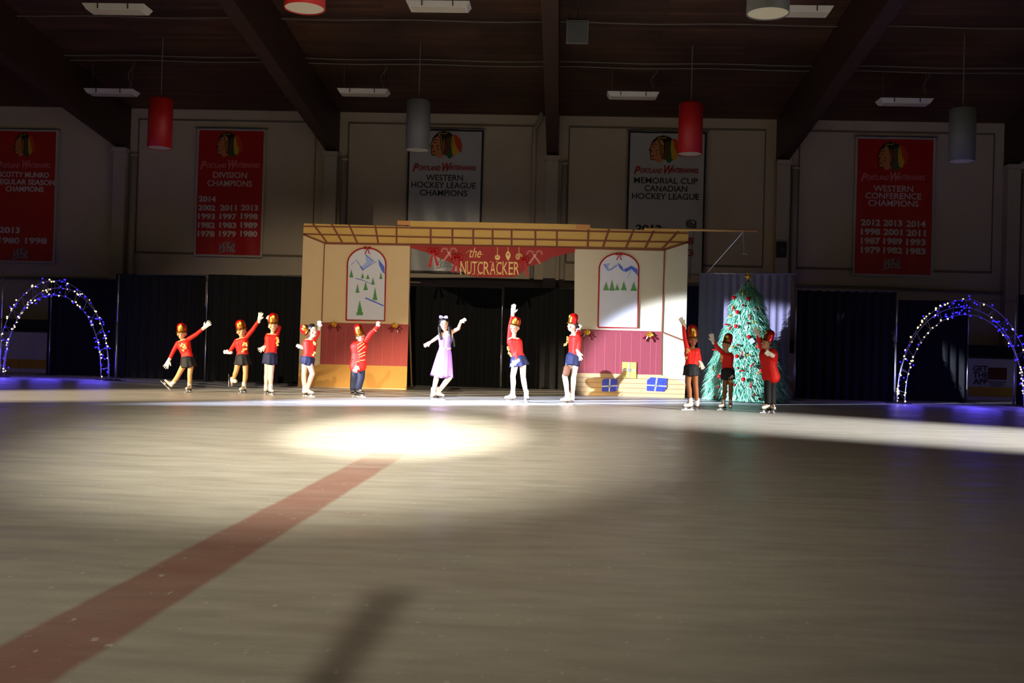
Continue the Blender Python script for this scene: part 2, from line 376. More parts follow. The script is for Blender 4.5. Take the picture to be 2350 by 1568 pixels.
cylinder_lamp(2207, 371, 23.0, GREYCYL, 'far grey cylinder lamp beside the western conference banner')
cylinder_lamp(699, 20, 13.9, REDCYL, 'near red cylinder lamp cut by the top edge')
cylinder_lamp(1762, 32, 13.7, GREYCYL, 'near grey cylinder lamp with a cream underside cut by the top edge')
# grey box speaker under the roof
c_ = P(1325, 74, 21); t = thing('hanging_speaker', 'square grey box speaker hung under the roof by the middle beam', 'speaker', c_)
ax = (X_, V((0, math.cos(.3), math.sin(.3))), V((0, -math.sin(.3), math.cos(.3))))
MB().box(c_, (.44, .3, .46), ax).build('cabinet', mat('speaker_grey', (104, 102, 98), .6), t)
MB().box(c_-ax[1]*.155, (.39, .02, .40), ax).build('grille', mat('speaker_grille', (82, 82, 80), .7, bump=.4, nscale=60), t)
MB().tube([c_+V((-.2, .05, .25)), c_+V((-.2, .05, .28)), c_+V((.2, .05, .28)), c_+V((.2, .05, .25))], .012, 6).tube([c_+V((0, .05, .28)), V((c_.x, 21.05, roof_z(21)))], .012, 6).build('bracket', STEEL, t)
# small black wall speaker
c_ = P(1793, 573, 28.2); t = thing('wall_speaker', 'small black loudspeaker on the pilaster above the tree drape', 'speaker', c_)
MB().box(c_, (.24, .24, .40)).build('cabinet', BLK, t)
MB().lathe(c_+V((0, -.121, -.05)), (X_, Z_, -Y_), [(0, .002), (.035, .004), (.08, .008), (.085, 0)], 20).build('cone', mat('cone_grey', (40, 40, 42), .4), t)
MB().box(c_+V((0, -.123, .02)), (.02, .004, .02)).build('badge', mat('badge_grey', (150, 150, 150)), t)
# ------------------------------------------------------------------ banners
def wave(x, z): return .012*math.sin(x*5.1+z*1.3)+.008*math.sin(x*11+z*2.1)
RED = mat('banner_red', (186, 16, 14), .38, noise=.08, nscale=2); WHITE = mat('banner_white', (186, 184, 184), .33, noise=.05, nscale=2)
EDGEW = mat('banner_edge_pale', (190, 180, 172), .6); EDGEB = mat('banner_edge_black', (22, 20, 19), .5)
LETW = mat('letter_pale', (214, 196, 190), .5); LETB = mat('letter_black', (26, 24, 24), .5); LETR = mat('letter_red', (160, 22, 20), .5)
TNR = mat('team_name_rose', (226, 120, 120), .5); SILV = mat('league_silver', (150, 160, 164), .45)
def rectwave(c, w, h, Y, nx=28, nz=40, mi=0, off=0):
    b = MB()
    vs = []
    for j in range(nz+1):
        for i in range(nx+1):
            x = c.x+(i/nx-.5)*w; z = c.z+(j/nz-.5)*h; vs.append((x, Y+off+wave(x, z), z))
    b.add(vs, [(j*(nx+1)+i, j*(nx+1)+i+1, (j+1)*(nx+1)+i+1, (j+1)*(nx+1)+i) for j in range(nz) for i in range(nx)], mi)
    n = len(vs); b.add([V(v)+V((0, .012, 0)) for v in vs], [(j*(nx+1)+i, (j+1)*(nx+1)+i, (j+1)*(nx+1)+i+1, j*(nx+1)+i+1) for j in range(nz) for i in range(nx)], mi)
    return b
SKIN_E = mat('emblem_skin', (206, 128, 72), .5); BLK_E = mat('emblem_black', (20, 18, 16), .5); GRN_E = mat('emblem_green', (30, 92, 44), .5)
YEL_E = mat('emblem_yellow', (214, 160, 30), .5); ORG_E = mat('emblem_orange', (208, 64, 22), .5); BRN_E = mat('emblem_brown', (110, 44, 22), .5)
def emblem(cx, cy, w, h, Y, parent, mute=False):
    """profile head with feathers, drawn in a unit box (x 0..1, y 0..1 down)"""
    def pt(u, v, d=0):
        c0 = P(cx, cy, Y); k = Y/FPX; x = c0.x+(u-.5)*w*k; z = c0.z+(.5-v)*h*k
        return V((x, Y-.004-d+wave(x, z), z))
    b = MB()
    def poly(pts, mi, d): b.prism([pt(u, v, d) for u, v in pts], .003, mi)
    poly([(.28, .98), (.2, .88), (.06, .87), (.04, .77), (.05, .70), (.03, .66), (.05, .6), (0, .53), (.06, .4), (.06, .33), (.12, .22), (.26, .10), (.42, .2), (.46, .6), (.48, .86), (.40, .93)], 0, 0)   # face and neck
    poly([(.04, .34), (.12, .17), (.25, .04), (.42, 0), (.58, .03), (.70, .13), (.66, .24), (.52, .3), (.48, .5), (.46, .8), (.40, .86), (.34, .62), (.31, .32), (.26, .16)], 1, .002)      # hair
    poly([(.5, .25), (.62, .2), (.66, .6), (.60, .86), (.46, .88), (.43, .6)], 5, .003)
    poly([(.60, .2), (.70, .24), (.76, .86), (.62, 1.0), (.53, .92), (.58, .6)], 2, .004)
    poly([(.68, .16), (.78, .2), (.88, .74), (.80, .9), (.70, .84), (.66, .5)], 3, .005)
    poly([(.70, .12), (.80, .12), (.94, .28), (1.0, .48), (.98, .77), (.90, .72), (.80, .5)], 4, .006)
    for pts in ([(.30, .08), (.26, .12), (.33, .2), (.36, .4), (.38, .6), (.42, .78)], [(.30, .07), (.38, .10), (.48, .09), (.53, .05)], [(.44, .28), (.42, .45), (.44, .65)]):
        for i in range(len(pts)-1):
            b.tube([pt(*pts[i], .006), pt(*pts[i+1], .006)], .012*w/70, 5, 3)
    for pts in ([(.07, .36), (.14, .31), (.24, .33)], [(.10, .42), (.18, .42)], [(.08, .75), (.16, .74)], [(.20, .56), (.27, .53)], [(.24, .62), (.25, .70)], [(.0, .53), (.06, .4), (.06, .33)], [(.2, .88), (.06, .87), (.04, .77), (.05, .70), (.03, .66), (.05, .6), (0, .53)], [(.09, .5), (.05, .56), (.10, .60)]):
        for i in range(len(pts)-1):
            b.tube([pt(*pts[i], .006), pt(*pts[i+1], .006)], .010*w/70, 5, 1)
    b.build('emblem', [SKIN_E, BLK_E, GRN_E, YEL_E, ORG_E, BRN_E], parent)
def league_logo(cx, cy, Y, parent):
    lettering([('WHL', cx, cy, 38, 20, .45, .02)], 'league_logo', SILV, parent, Y-.006, wave=wave)
    c0 = P(cx, cy+11, Y-.008); b = MB()
    b.prism([c0+V((-.26, 0, -.04)), c0+V((.22, 0, .10)), c0+V((-.2, 0, .01))], .004); 
    c0 = P(cx, cy-11, Y-.008); b.prism([c0+V((-.15, 0, -.04)), c0+V((.26, 0, .06)), c0+V((-.1, 0, .0))], .004)
    b.build('logo_swoosh', SILV, parent)
def team_name(cx, cy, w, Y, parent, m):
    k = w/146.0
    lettering([('P', cx-66*k, cy, 15*k, 19, .35, .03), ('ORTLAND', cx-34*k, cy+1, 50*k, 11, .3, .03), ('W', cx+6*k, cy-1, 22*k, 21, .35, .03), ('INTERHAWKS', cx+42*k, cy+1, 62*k, 11, .3, .03)],
              'team_name', m, parent, Y-.006, wave=wave)
def banner(x0, y0, x1, y1, red, label):
    Y = WALL_Y-.13; cx, cy = (x0+x1)/2, (y0+y1)/2; c_ = P(cx, cy, Y); k = Y/FPX; w = (x1-x0)*k; h = (y1-y0)*k
    t = thing('championship_banner', label, 'banner', c_, 'championship banners on the back wall')
    e = rectwave(c_, w, h, Y, off=.006); e.build('border', EDGEW if red else EDGEB, t, True)
    b = rectwave(c_, w-.11, h-.11, Y, off=-.006); b.build('cloth', RED if red else WHITE, t, True)
    MB().tube([V((c_.x-w/2-.05, Y+.02, c_.z+h/2+.01)), V((c_.x+w/2+.05, Y+.02, c_.z+h/2+.01))], .018, 8).build('hanging_rail', STEEL, t)
    for s_ in (-.45, 0, .45): MB().span((c_.x+s_*w-.01, Y+.02, c_.z+h/2), (c_.x+s_*w+.01, WALL_Y, c_.z+h/2+.02)).build('wall_bracket', STEEL, t)
    return t, Y-.014
t, Y = banner(-30, 293, 133, 607, True, 'red banner cut by the picture edge, with pale years 1980 and 1998 near its foot')
emblem(57, 333, 50, 58, Y, t); team_name(55, 379, 126, Y, t, TNR)
lettering([('SCOTTY MUNRO', 54, 401, 122, 13, 0, .03), ('REGULAR SEASON', 57, 418, 144, 13, 0, .03), ('CHAMPIONS', 56, 434, 92, 13, 0, .03)], 'title_lettering', LETW, t, Y, wave=wave)
lettering([('2013', 22, 528, 50, 15, 0, .04), ('1980', 21, 552, 50, 15, 0, .04), ('1998', 83, 553, 53, 15, 0, .04)], 'year_lettering', LETW, t, Y, wave=wave)
league_logo(48, 583, Y, t)
t, Y = banner(446, 293, 608, 592, True, 'red division champions banner with four full rows of pale years')
emblem(527, 333, 62, 60, Y, t); team_name(529, 379, 138, Y, t, TNR)
lettering([('DIVISION', 528, 402, 80, 14, 0, .012), ('CHAMPIONS', 527, 421, 106, 14, 0, .012)], 'title_lettering', LETW, t, Y, wave=wave)
yy = [('2014', 476, 457)]
for r_, row in enumerate((('2002', '2011', '2013'), ('1993', '1997', '1998'), ('1982', '1983', '1989'), ('1978', '1979', '1980'))):
    for c2, s_ in enumerate(row): yy.append((s_, (475, 524, 573)[c2]-r_*.6, 477+20*r_))
lettering([(s_, x, y, 40, 14, 0, .04) for s_, x, y in yy], 'year_lettering', LETW, t, Y, wave=wave); league_logo(522, 568, Y, t)
t, Y = banner(932, 295, 1107, 628, False, 'white western hockey league banner with its foot behind the red swag')
emblem(1024, 333, 74, 64, Y, t); team_name(1020, 385, 146, Y, t, LETR)
lettering([('WESTERN', 1020, 408, 86, 14, 0, .012), ('HOCKEY LEAGUE', 1018, 425, 149, 14, 0, .012), ('CHAMPIONS', 1018, 443, 110, 14, 0, .012)], 'title_lettering', LETB, t, Y, wave=wave)
league_logo(1020, 604, Y, t)
t, Y = banner(1439, 302, 1617, 628, False, 'white memorial cup banner partly behind the red cylinder lamp')
emblem(1527, 343, 74, 64, Y, t); team_name(1529, 391, 148, Y, t, LETR)
lettering([('MEMORIAL CUP', 1528, 415, 145, 14, 0, .012), ('CANADIAN', 1528, 433, 97, 14, 0, .012), ('HOCKEY LEAGUE', 1527, 451, 152, 14, 0, .012)], 'title_lettering', LETB, t, Y, wave=wave)
lettering([('2013', 1488, 524, 58, 16, 0, .04)], 'year_lettering', LETB, t, Y, wave=wave)
lettering([('1998', 1566, 553, 52, 17, 0, .04), ('1983', 1565, 580, 52, 17, 0, .04)], 'red_year_lettering', LETR, t, Y, wave=wave)
t, Y = banner(1963, 317, 2141, 632, True, 'red western conference champions banner beyond the black wall speaker')
emblem(2049, 359, 68, 66, Y, t); team_name(2049, 407, 146, Y, t, TNR)
lettering([('WESTERN', 2050, 433, 88, 14, 0, .012), ('CONFERENCE', 2050, 450, 124, 14, 0, .012), ('CHAMPIONS', 2050, 467, 112, 14, 0, .012)], 'title_lettering', LETW, t, Y, wave=wave)
yy = []
for r_, row in enumerate((('2012', '2013', '2014'), ('1998', '2001', '2011'), ('1987', '1989', '1993'), ('1979', '1982', '1983'))):
    for c2, s_ in enumerate(row): yy.append((s_, (1998, 2049, 2102)[c2], (511, 512, 514)[c2]+21*r_))
lettering([(s_, x, y, 43, 15, 0, .04) for s_, x, y in yy], 'year_lettering', LETW, t, Y, wave=wave); league_logo(2048, 606, Y, t)
# ------------------------------------------------------------------ drapes and their posts
def drape(x0, x1, ytop, Y, m, label, fold=.05, per=.22, seed=0, name='black_drape', topz=None):
    a = P(x0, ytop, Y); b_ = P(x1, ytop, Y); zt = topz or (a.z+b_.z)/2; rnd = random.Random(seed)
    n = max(8, int((b_.x-a.x)/.03)); ph = rnd.random()*6; b = MB(); vs = []
    rows = 9
    for j in range(rows+1):
        z = zt*j/rows; am = fold*(1.15-.35*j/rows)
        for i in range(n+1):
            x = a.x+(b_.x-a.x)*i/n
            s_ = math.sin(2*math.pi*x/per+ph+.6*math.sin(x*1.7+ph)); s2 = math.sin(2*math.pi*x/(per*.43)+ph*2+z*.4)
            vs.append((x, Y+am*(s_*.75+s2*.3), z+.005))
    b.add(vs, [(j*(n+1)+i, j*(n+1)+i+1, (j+1)*(n+1)+i+1, (j+1)*(n+1)+i) for j in range(rows) for i in range(n)])
    o = b.build(name, m, None, True)
    tag(o, label, 'curtain', 'drapes across the rink'); return o
drape(112, 268, 640, 25.6, BLACKC, 'low black drape seen through the lit arch beside the picture edge', seed=1)
drape(266, 474, 631, 24.9, BLACKC, 'black drape between the first lit arch and the tall post by the first skater', seed=2)
drape(478, 700, 633, 24.4, BLACKC, 'black drape behind the second and third skaters, beside the painted set', seed=3)
drape(925, 1152, 660, 25.7, BLACKC, 'black drape behind the dancer in the lilac dress, in the set opening', seed=4)
drape(1158, 1335, 662, 25.7, BLACKC, 'black drape behind the skater with one arm straight up, in the set opening', seed=5)
drape(1560, 1606, 657, 24.2, mat('navy_drape', (30, 38, 72), .85, spec=.2), 'narrow navy drape between the painted set and the grey drape', seed=6, name='navy_drape')
drape(1605, 1816, 629, 23.3, mat('grey_drape', (116, 110, 132), .8, noise=.08), 'grey mauve drape hanging behind the christmas tree', .026, .17, 7, 'grey_drape')
drape(1830, 2058, 669, 24.3, BLACKC, 'black drape between the tree drape and the second lit arch, catching a shadow', seed=8)
drape(2062, 2223, 691, 25.3, BLACKC, 'low black drape seen through the second lit arch', seed=9)
drape(2338, 2420, 678, 24.5, BLACKC, 'black drape at the far edge beyond the second lit arch', seed=10)
def post(px, top, Y, label, r=.022):
    a = P(px, top, Y); t = thing('drape_post', label, 'post', (a.x, Y, 0), 'upright posts of the drapes')
    MB().tube([(a.x, Y, .02), (a.x, Y, a.z*.55)], r, 12).tube([(a.x, Y, a.z*.55), (a.x, Y, a.z)], r*.75, 12).build('pole', POLEM, t, True)
    MB().span((a.x-.2, Y-.2, 0), (a.x+.2, Y+.1, .012)).build('base_plate', BLK, t)
post(7, 622, 23.2, 'silver drape post at the very edge of the picture by the lit arch')
post(119, 639, 25.4, 'thin drape post seen through the middle of the first lit arch', .016)
post(273, 630, 22.9, 'silver drape post standing just beside the foot of the first lit arch')
post(477, 631, 24.1, 'silver drape post behind the raised hand of the first skater', .018)
post(1154, 660, 25.4, 'thin silver drape post in the set opening between the lilac dress and the raised arm', .018)
post(1828, 667, 23.5, 'silver drape post at the edge of the grey tree drape')
post(2059, 672, 23.6, 'silver drape post beside the near foot of the second lit arch')
post(2224, 684, 24.9, 'thin drape post seen through the middle of the second lit arch', .016)
post(2332, 678, 23.9, 'silver drape post behind the far leg of the second lit arch')
def rod(p, q, r, name, m, label, cat, group=None):
    return tag(MB().tube([p, q], r, 8).build(name, m, None, True), label, cat, group)
rod(P(1576, 627, 23.3)+V((0, -.0, 0)), P(1829, 629, 23.3), .014, 'drape_rod', POLEM, 'white rod carrying the grey tree drape', 'rod')
rod(P(268, 630, 24.95), P(700, 633, 24.45), .012, 'drape_rod', STEEL, 'rod along the top of the black drapes behind the first skaters', 'rod')
rod(P(925, 659, 25.75), P(1335, 663, 25.75), .012, 'drape_rod', STEEL, 'rod along the top of the black drapes in the set opening', 'rod')
rod(P(1828, 667, 24.3), P(2060, 671, 24.3), .012, 'drape_rod', STEEL, 'rod along the top of the black drape beside the tree', 'rod')
rod(P(2062, 690, 25.35), P(2400, 692, 25.35), .010, 'drape_rod', STEEL, 'thin rod over the low drape in the second lit arch', 'rod')
# ------------------------------------------------------------------ painted set
FY = 22.6
CREAM = mat('set_cream', (214, 184, 140), .75, noise=.06, nscale=3); CREAM2 = mat('set_cream_side', (208, 194, 166), .75, noise=.05, nscale=3)
SBRN = mat('set_brown', (122, 66, 36), .7); SYEL = mat('set_yellow', (208, 166, 88), .7, noise=.08, nscale=3)
SRED = mat('set_wainscot_red', (150, 44, 42), .6, noise=.12, nscale=3, stretch=(1, 1, .2)); SFLR = mat('set_floor_tan', (186, 134, 58), .7, noise=.06)
SFLR2 = mat('set_floor_board', (196, 160, 112), .7, noise=.06); STRIPE = mat('wainscot_line', (178, 84, 64), .6)
WINW = mat('window_white', (205, 205, 214), .6, noise=.04, nscale=5); TINS = mat('red_tinsel', (196, 26, 20), .3, .3, bump=1., nscale=120)
BLU = mat('paint_blue', (70, 96, 200), .6); BLU2 = mat('paint_pale_blue', (150, 168, 220), .6); PGR = mat('paint_tree_green', (44, 128, 40), .5); SNW = WINW
GOLD = mat('gold_foil', (220, 170, 60), .22, .9, bump=.6, nscale=60); GLIT = mat('glitter', (255, 240, 170), .15, .8)
f = .012
def ceiling_paint(x0, x1, lo, seg):   # brown lattice pieces
    pass
def flat(name, label, outline, cream):
    t = thing(name, label, 'stage set', V((P((outline[0][0]+outline[1][0])/2, 900, FY).x, FY, 0)))
    b = MB(); b.prism([P(x, y, FY) if y < 880 else V((P(x, y, FY).x, FY, .004)) for x, y in outline], .05)
    b.build('panel', cream, t)
    br = MB()
    xa = P(outline[0][0]+12, 880, FY).x; xb = P(outline[1][0]-12, 880, FY).x
    for x in (xa, xb, (xa+xb)/2):
        br.span((x-.03, FY+.05, 0.0), (x+.03, FY+.09, 3.2)); br.tube([(x, FY+.08, 2.2), (x, FY+1.0, .03)], .02, 6); br.span((x-.03, FY+.05, 0), (x+.03, FY+1.05, .04))
    br.build('brace', mat('raw_timber', (150, 116, 76), .8), t)
    return t
tl = flat('painted_set_flat', 'painted room flat with snowy arched window showing a slope of scattered fir trees', [(697, 513), (942, 520), (933, 893), (684, 888)], CREAM)
b = MB(); b.px([(697, 513), (942, 520), (942, 563), (745, 559), (696, 540)], FY-f, f); b.build('painted_ceiling', SYEL, tl)
b = MB(); Yb = FY-2*f
b.bar((697, 519.4), (942, 523), 3.2, Yb, f); b.bar((696.5, 537), (942, 543.5), 3.4, Yb, f); b.bar((745, 558), (942, 561.5), 5, Yb, f); b.bar((696, 538), (746, 558), 4, Yb, f)
for a0, a1 in (((718, 513.5), (750.5, 557)), ((761, 514.5), (786, 557.5)), ((801, 516), (820, 558)), ((861, 517.5), (868, 559)), ((910, 519), (910, 560))): b.bar(a0, a1, 4, Yb-.002, f)
b.bar((744.5, 560), (738, 740), 2.2, Yb, f); b.bar((738, 740), (735, 836), 1.2, Yb, f)
b.build('painted_beams', SBRN, tl)
b = MB(); b.px([(738, 740), (937.5, 745), (934.5, 841), (735, 835.5)], FY-f, f); b.build('wainscot', SRED, tl)
b = MB()
for x in (750, 771, 793, 814, 826, 857, 879, 902, 923): b.bar((x+1, 745+(x-740)*.02), (x-2, 834+(x-740)*.03), .9, FY-f-.004, .004)
b.build('wainscot_lines', STRIPE, tl)
b = MB(); b.px([(735, 836), (934.5, 841), (933, 892), (684.5, 887), (685, 851)], FY-f-.001, f); b.build('painted_floor', SFLR, tl)
tr = flat('painted_set_flat', 'painted room flat with snowy arched window showing a row of five fir trees', [(1319, 523), (1580, 531), (1571, 915), (1317, 908)], CREAM2)
b = MB(); b.px([(1319, 523), (1580, 531), (1579, 554), (1526, 574), (1319, 571)], FY-f, f); b.build('painted_ceiling', SYEL, tr)
b = MB()
b.bar((1319, 530), (1579, 535.5), 3.6, Yb, f); b.bar((1319, 551.5), (1579, 556.5), 3.6, Yb, f); b.bar((1319, 568.5), (1526, 573), 6, Yb, f); b.bar((1525, 573), (1579, 555.5), 5, Yb, f)
for a0, a1 in (((1351, 525), (1348.5, 569)), ((1398, 526), (1383, 570)), ((1454.4, 527.5), (1435.6, 571)), ((1501, 529), (1480, 571)), ((1557.6, 530.5), (1518.7, 572))): b.bar(a0, a1, 5, Yb-.002, f)
b.bar((1525.5, 575), (1519, 761), 2.6, Yb, f); b.bar((1518.5, 761), (1517.6, 861), 1.4, Yb, f); b.bar((1519, 762.5), (1574, 784), 3.2, Yb, f)
b.build('painted_beams', SBRN, tr)
b = MB(); b.px([(1318, 755), (1518.5, 761), (1517.6, 860.5), (1317, 856)], FY-f, f); b.build('wainscot', mat('set_wainscot_rose', (134, 50, 60), .6, noise=.12, nscale=3, stretch=(1, 1, .2)), tr)
b = MB()
for x in (1342, 1366, 1388, 1413, 1424, 1449, 1470, 1493, 1506): b.bar((x+1, 761+(x-1320)*.03), (x-1, 856+(x-1320)*.02), .9, FY-f-.004, .004)
b.build('wainscot_lines', mat('wainscot_line_rose', (178, 90, 100), .6), tr)
b = MB(); b.px([(1317, 856), (1517.6, 861), (1573, 880), (1571, 914), (1317, 907)], FY-f-.001, f); b.build('painted_floor', SFLR2, tr)
b = MB()
for k in range(4): b.bar((1319, 866+k*11), (1571, 872+k*11), 1, FY-f-.005, .004)
b.build('floor_lines', mat('floor_line', (140, 104, 66), .7), tr)
# header beam over the opening
th = thing('set_header', 'painted lattice header beam spanning the opening of the set', 'stage set', P(1130, 545, FY))
MB().px([(942, 520), (1319, 527.5), (1319, 571), (942, 563)], FY, .05).build('panel', SYEL, th)
b = MB(); b.bar((942, 523), (1319, 530), 3.6, FY-f, f); b.bar((942, 543.5), (1319, 551.5), 3.6, FY-f, f); b.bar((942, 561.5), (1319, 568.5), 5.5, FY-f, f)
for x in (988.3, 1038.2, 1086, 1130.5, 1174, 1228.6, 1278): b.bar((x, 524+(x-942)*.018), (x, 562+(x-942)*.018), 4.4, FY-f-.002, f)
b.build('painted_beams', SBRN, th)
b = MB(); b.px([(942, 507), (1322, 515), (1322, 527.5), (942, 520)], FY-.03, .08); b.build('cap_board', SYEL, th)
b = MB(); b.px([(912, 506.5), (942, 507), (942, 517), (912, 516)], FY-.03, .08); b.px([(1322, 515), (1354, 516), (1354, 526.5), (1322, 525)], FY-.03, .08)
b.build('cap_board_end', mat('set_orange_end', (204, 138, 80), .7), th)
# painted arched windows
def arch_pts(xl, xr, yb, ys, yt, dl=0, n=18):
    cx = (xl+xr)/2; rx = (xr-xl)/2; ry = ys-yt
    pts = [(xl-dl, yb), (xl, ys)]
    for i in range(1, n): an = math.pi*(1-i/n); pts.append((cx+rx*math.cos(an), ys-ry*math.sin(an)))
    pts += [(xr, ys), (xr-dl, yb+1.5)]; return pts
def painted_window(parent, xl, xr, yb, ys, yt, trees, mtn, strokes, bow, loc_label):
    w = thing('painted_window', loc_label, 'painted window', P((xl+xr)/2, yb, FY-.03))
    o = arch_pts(xl, xr, yb, ys, yt, 3)
    MB().px(o, FY-.022, .008).build('snow_scene', WINW, w)
    b = MB(); Yt = FY-.03
    cl = [P(x, y, Yt) for x, y in o]; b.tube(cl+[cl[0]], .016, 7)
    b.build('tinsel_frame', TINS, w)
    b = MB()
    for pts, mi in mtn: b.px(pts, Yt+.004-.0015*mi, .003, mi)
    for i, (p0, p1, wd) in enumerate(strokes): b.bar(p0, p1, wd, Yt-.003-.0004*i, .003, 1)
    b.build('painted_mountain', [SNW, BLU, BLU2], w)
    for (x, y, h, hw) in trees:
        q = MB(); pts = [(x-hw, y)]
        n = 4
        for i in range(n): s_ = (i+1)/(n+.6); pts.append((x-hw*(1-s_)*1.12, y-h*s_)); pts.append((x-hw*(1-s_)*.8, y-h*s_))
        pts.append((x, y-h))
        for i in reversed(range(n)): s_ = (i+1)/(n+.6); pts.append((x+hw*(1-s_)*.8, y-h*s_)); pts.append((x+hw*(1-s_)*1.12, y-h*s_))
        pts.append((x+hw, y)); q.px(pts, Yt-.012, .008)
        for _ in range(5):
            s_ = random.random()*.8; g_ = P(x+random.uniform(-.6, .6)*hw*(1-s_), y-h*s_, Yt-.014); q.ball(g_, .006, 6, 1)
        q.build('fir_cutout', [PGR, GLIT], w)
    bx, by = bow
    b = MB()
    for s_ in (-1, 1):
        c0 = P(bx, by, Yt-.03)
        b.tube([c0, c0+V((s_*.04, -.01, .035)), c0+V((s_*.075, -.012, .02)), c0+V((s_*.07, -.01, -.01)), c0], [.006, .012, .014, .012, .006], 7)
        b.tube([c0, c0+V((s_*.02, -.01, -.05)), c0+V((s_*.05, -.012, -.12))], [.006, .01, .013], 6)
    b.ball(c0, .014, 8)
    b.build('red_bow', mat('red_ribbon', (180, 24, 18), .4), w)
    return w
LT = [(806.2, 636.8, 18.6, 4.4), (832, 638.8, 12.7, 3.6), (844, 640.3, 11, 4), (855.8, 652.5, 16.6, 3.8), (874, 640.3, 15.3, 3.4), (820.3, 672, 21.5, 4.2), (839, 666, 20.5, 4.8), (860.5, 688.7, 30, 5.2), (825.4, 723.3, 33.7, 7.6)]
painted_window(tl, 797.4, 885.5, 734.7, 607, 569, LT,
    [([(802, 616), (816, 596), (824, 606), (838, 584), (858, 600), (862, 600), (868, 594), (884, 618), (884, 650), (800, 650)], 0), ([(838, 584), (857, 600), (846, 612), (833, 621), (830, 612), (841, 602)], 2),
     ([(846, 610), (833, 622), (825, 612), (832, 612)], 1), ([(868, 594), (882, 612), (883, 630), (876, 622), (870, 608)], 1)],
    [((838, 584), (858, 600), 1.6), ((817, 596), (834, 620), 1.2), ((832, 619), (864, 600), 1.2), ((816, 639), (835, 644), 1.8), ((834, 644), (858, 654), .9), ((838, 684), (862, 694), 3.0), ((862, 694), (880, 702), 2.6), ((806, 608), (815, 600), .8)],
    (843.4, 570), 'arched snow scene with nine scattered green firs framed in red tinsel')
RT = [(1390.9, 666.4, 20, 6.5), (1404.3, 667, 25.5, 6), (1416.3, 666.4, 16, 5), (1431.6, 666.4, 21, 6.5), (1454.4, 667.5, 21, 7.2)]
painted_window(tr, 1375.3, 1466, 751.4, 617, 582, RT,
    [([(1378, 622), (1386, 608), (1396, 622), (1408, 612), (1418, 604), (1430, 624), (1440, 626), (1449, 616), (1464, 636), (1464, 660), (1376, 660)], 0), ([(1384, 607), (1400, 604), (1394, 616), (1402, 620), (1392, 622)], 2),
     ([(1418, 604), (1428, 612), (1432, 624), (1422, 616)], 1), ([(1432, 618), (1449, 610), (1463, 618), (1464, 632), (1449, 618), (1436, 625)], 1)],
    [((1386, 607), (1396, 618), 1.4), ((1396, 622), (1416, 608), 1.4), ((1402, 620), (1424, 606), 1), ((1418, 604), (1432, 622), 1.6), ((1432, 622), (1452, 614), 3), ((1452, 612), (1464, 632), 2.2), ((1440, 638), (1450, 620), .7)],
    (1420.9, 584), 'arched snow scene with five firs in a row framed in red tinsel')
# gold bows on the wainscot rail
def gift_bow(px, py, label):
    Yg = FY-.06; c0 = P(px, py, Yg); t = thing('gold_bow', label, 'bow', c0, 'gold foil bows on the painted rail')
    b = MB(); rnd = random.Random(int(px))
    for i in range(11):
        an = i*2*math.pi/11+rnd.random()*.4; d = V((math.cos(an), -.25, math.sin(an)*.8)); s_ = V((-math.sin(an), 0, math.cos(an)))*.018; R = rnd.uniform(.055, .085)
        b.tube([c0, c0+d*R*.6+s_, c0+d*R, c0+d*R*.6-s_, c0], [.006, .012, .012, .012, .006], 5)
    b.ball(c0, .022, 8); b.build('gold_loops', GOLD, t)
    b = MB()
    for s_ in (-1, 1):
        for q in (0, 1):
            b.tube([c0+V((0, .01, 0)), c0+V((s_*(.05-.02*q), .0, -.02-.02*q)), c0+V((s_*(.10-.035*q), .012, -.055-.04*q)), c0+V((s_*(.14-.06*q), .012, -.09-.06*q))], [.010, .022, .016, .022], 6)
    b.build('red_ribbon_tail', mat('wine_ribbon', (120, 14, 26), .3), t)
gift_bow(767, 744, 'gold bow above the painted panelling next to the dark haired skater')
gift_bow(906, 747, 'gold bow above the panelling beside the raised hand of the boy in red jacket')
gift_bow(1347, 763, 'gold bow on the rose panelling just behind the skater facing the dancer')
gift_bow(1491, 768, 'gold bow on the rose panelling above the larger blue present')
# presents
def present(pts, side, top, label, m, rib, ribbon_m, name='cutout_present'):
    xs = [p[0] for p in pts]; ys = [p[1] for p in pts]; Yp = FY-.034
    t = thing(name, label, 'present', P(sum(xs)/len(xs), max(ys), Yp), 'cut-out presents on the painted floor')
    MB().px(pts, Yp, .02).build('box_face', m, t)
    b = MB()
    for a0, a1, w in rib: b.bar(a0, a1, w, Yp-.006, .006)
    b.build('ribbon', ribbon_m, t)
    if side:
        b = MB()
        for a0, a1 in side: b.bar(a0, a1, .8, Yp-.003, .003)
        b.build('box_edges', mat('edge_indigo', (50, 50, 150), .5), t)
    c0 = P((rib[0][0][0]+rib[0][1][0])/2, rib[1][0][1]*.5+rib[1][1][1]*.5, Yp-.012); q = MB()
    for i in range(6):
        an = i*math.pi/3; d = V((math.cos(an), -.2, math.sin(an)))*.035; q.tube([c0, c0+d, c0+d*.3], [.004, .009, .004], 5)
    q.build('ribbon_bow', ribbon_m, t)
BLP = mat('present_blue', (46, 62, 190), .5, noise=.25, nscale=14); SRB = mat('ribbon_silver', (190, 190, 196), .3, .5)
present([(1382, 873), (1387, 869.5), (1417, 870), (1417, 892), (1411, 899), (1381, 898.5)], [((1382, 874), (1411, 875)), ((1411, 875), (1417, 870)), ((1411, 875), (1411, 899))], 0, 'smaller blue present with silver ribbon, nearer the opening', BLP, [((1400, 870), (1398, 899), 3), ((1381.5, 887), (1417, 885.5), 3)], SRB)
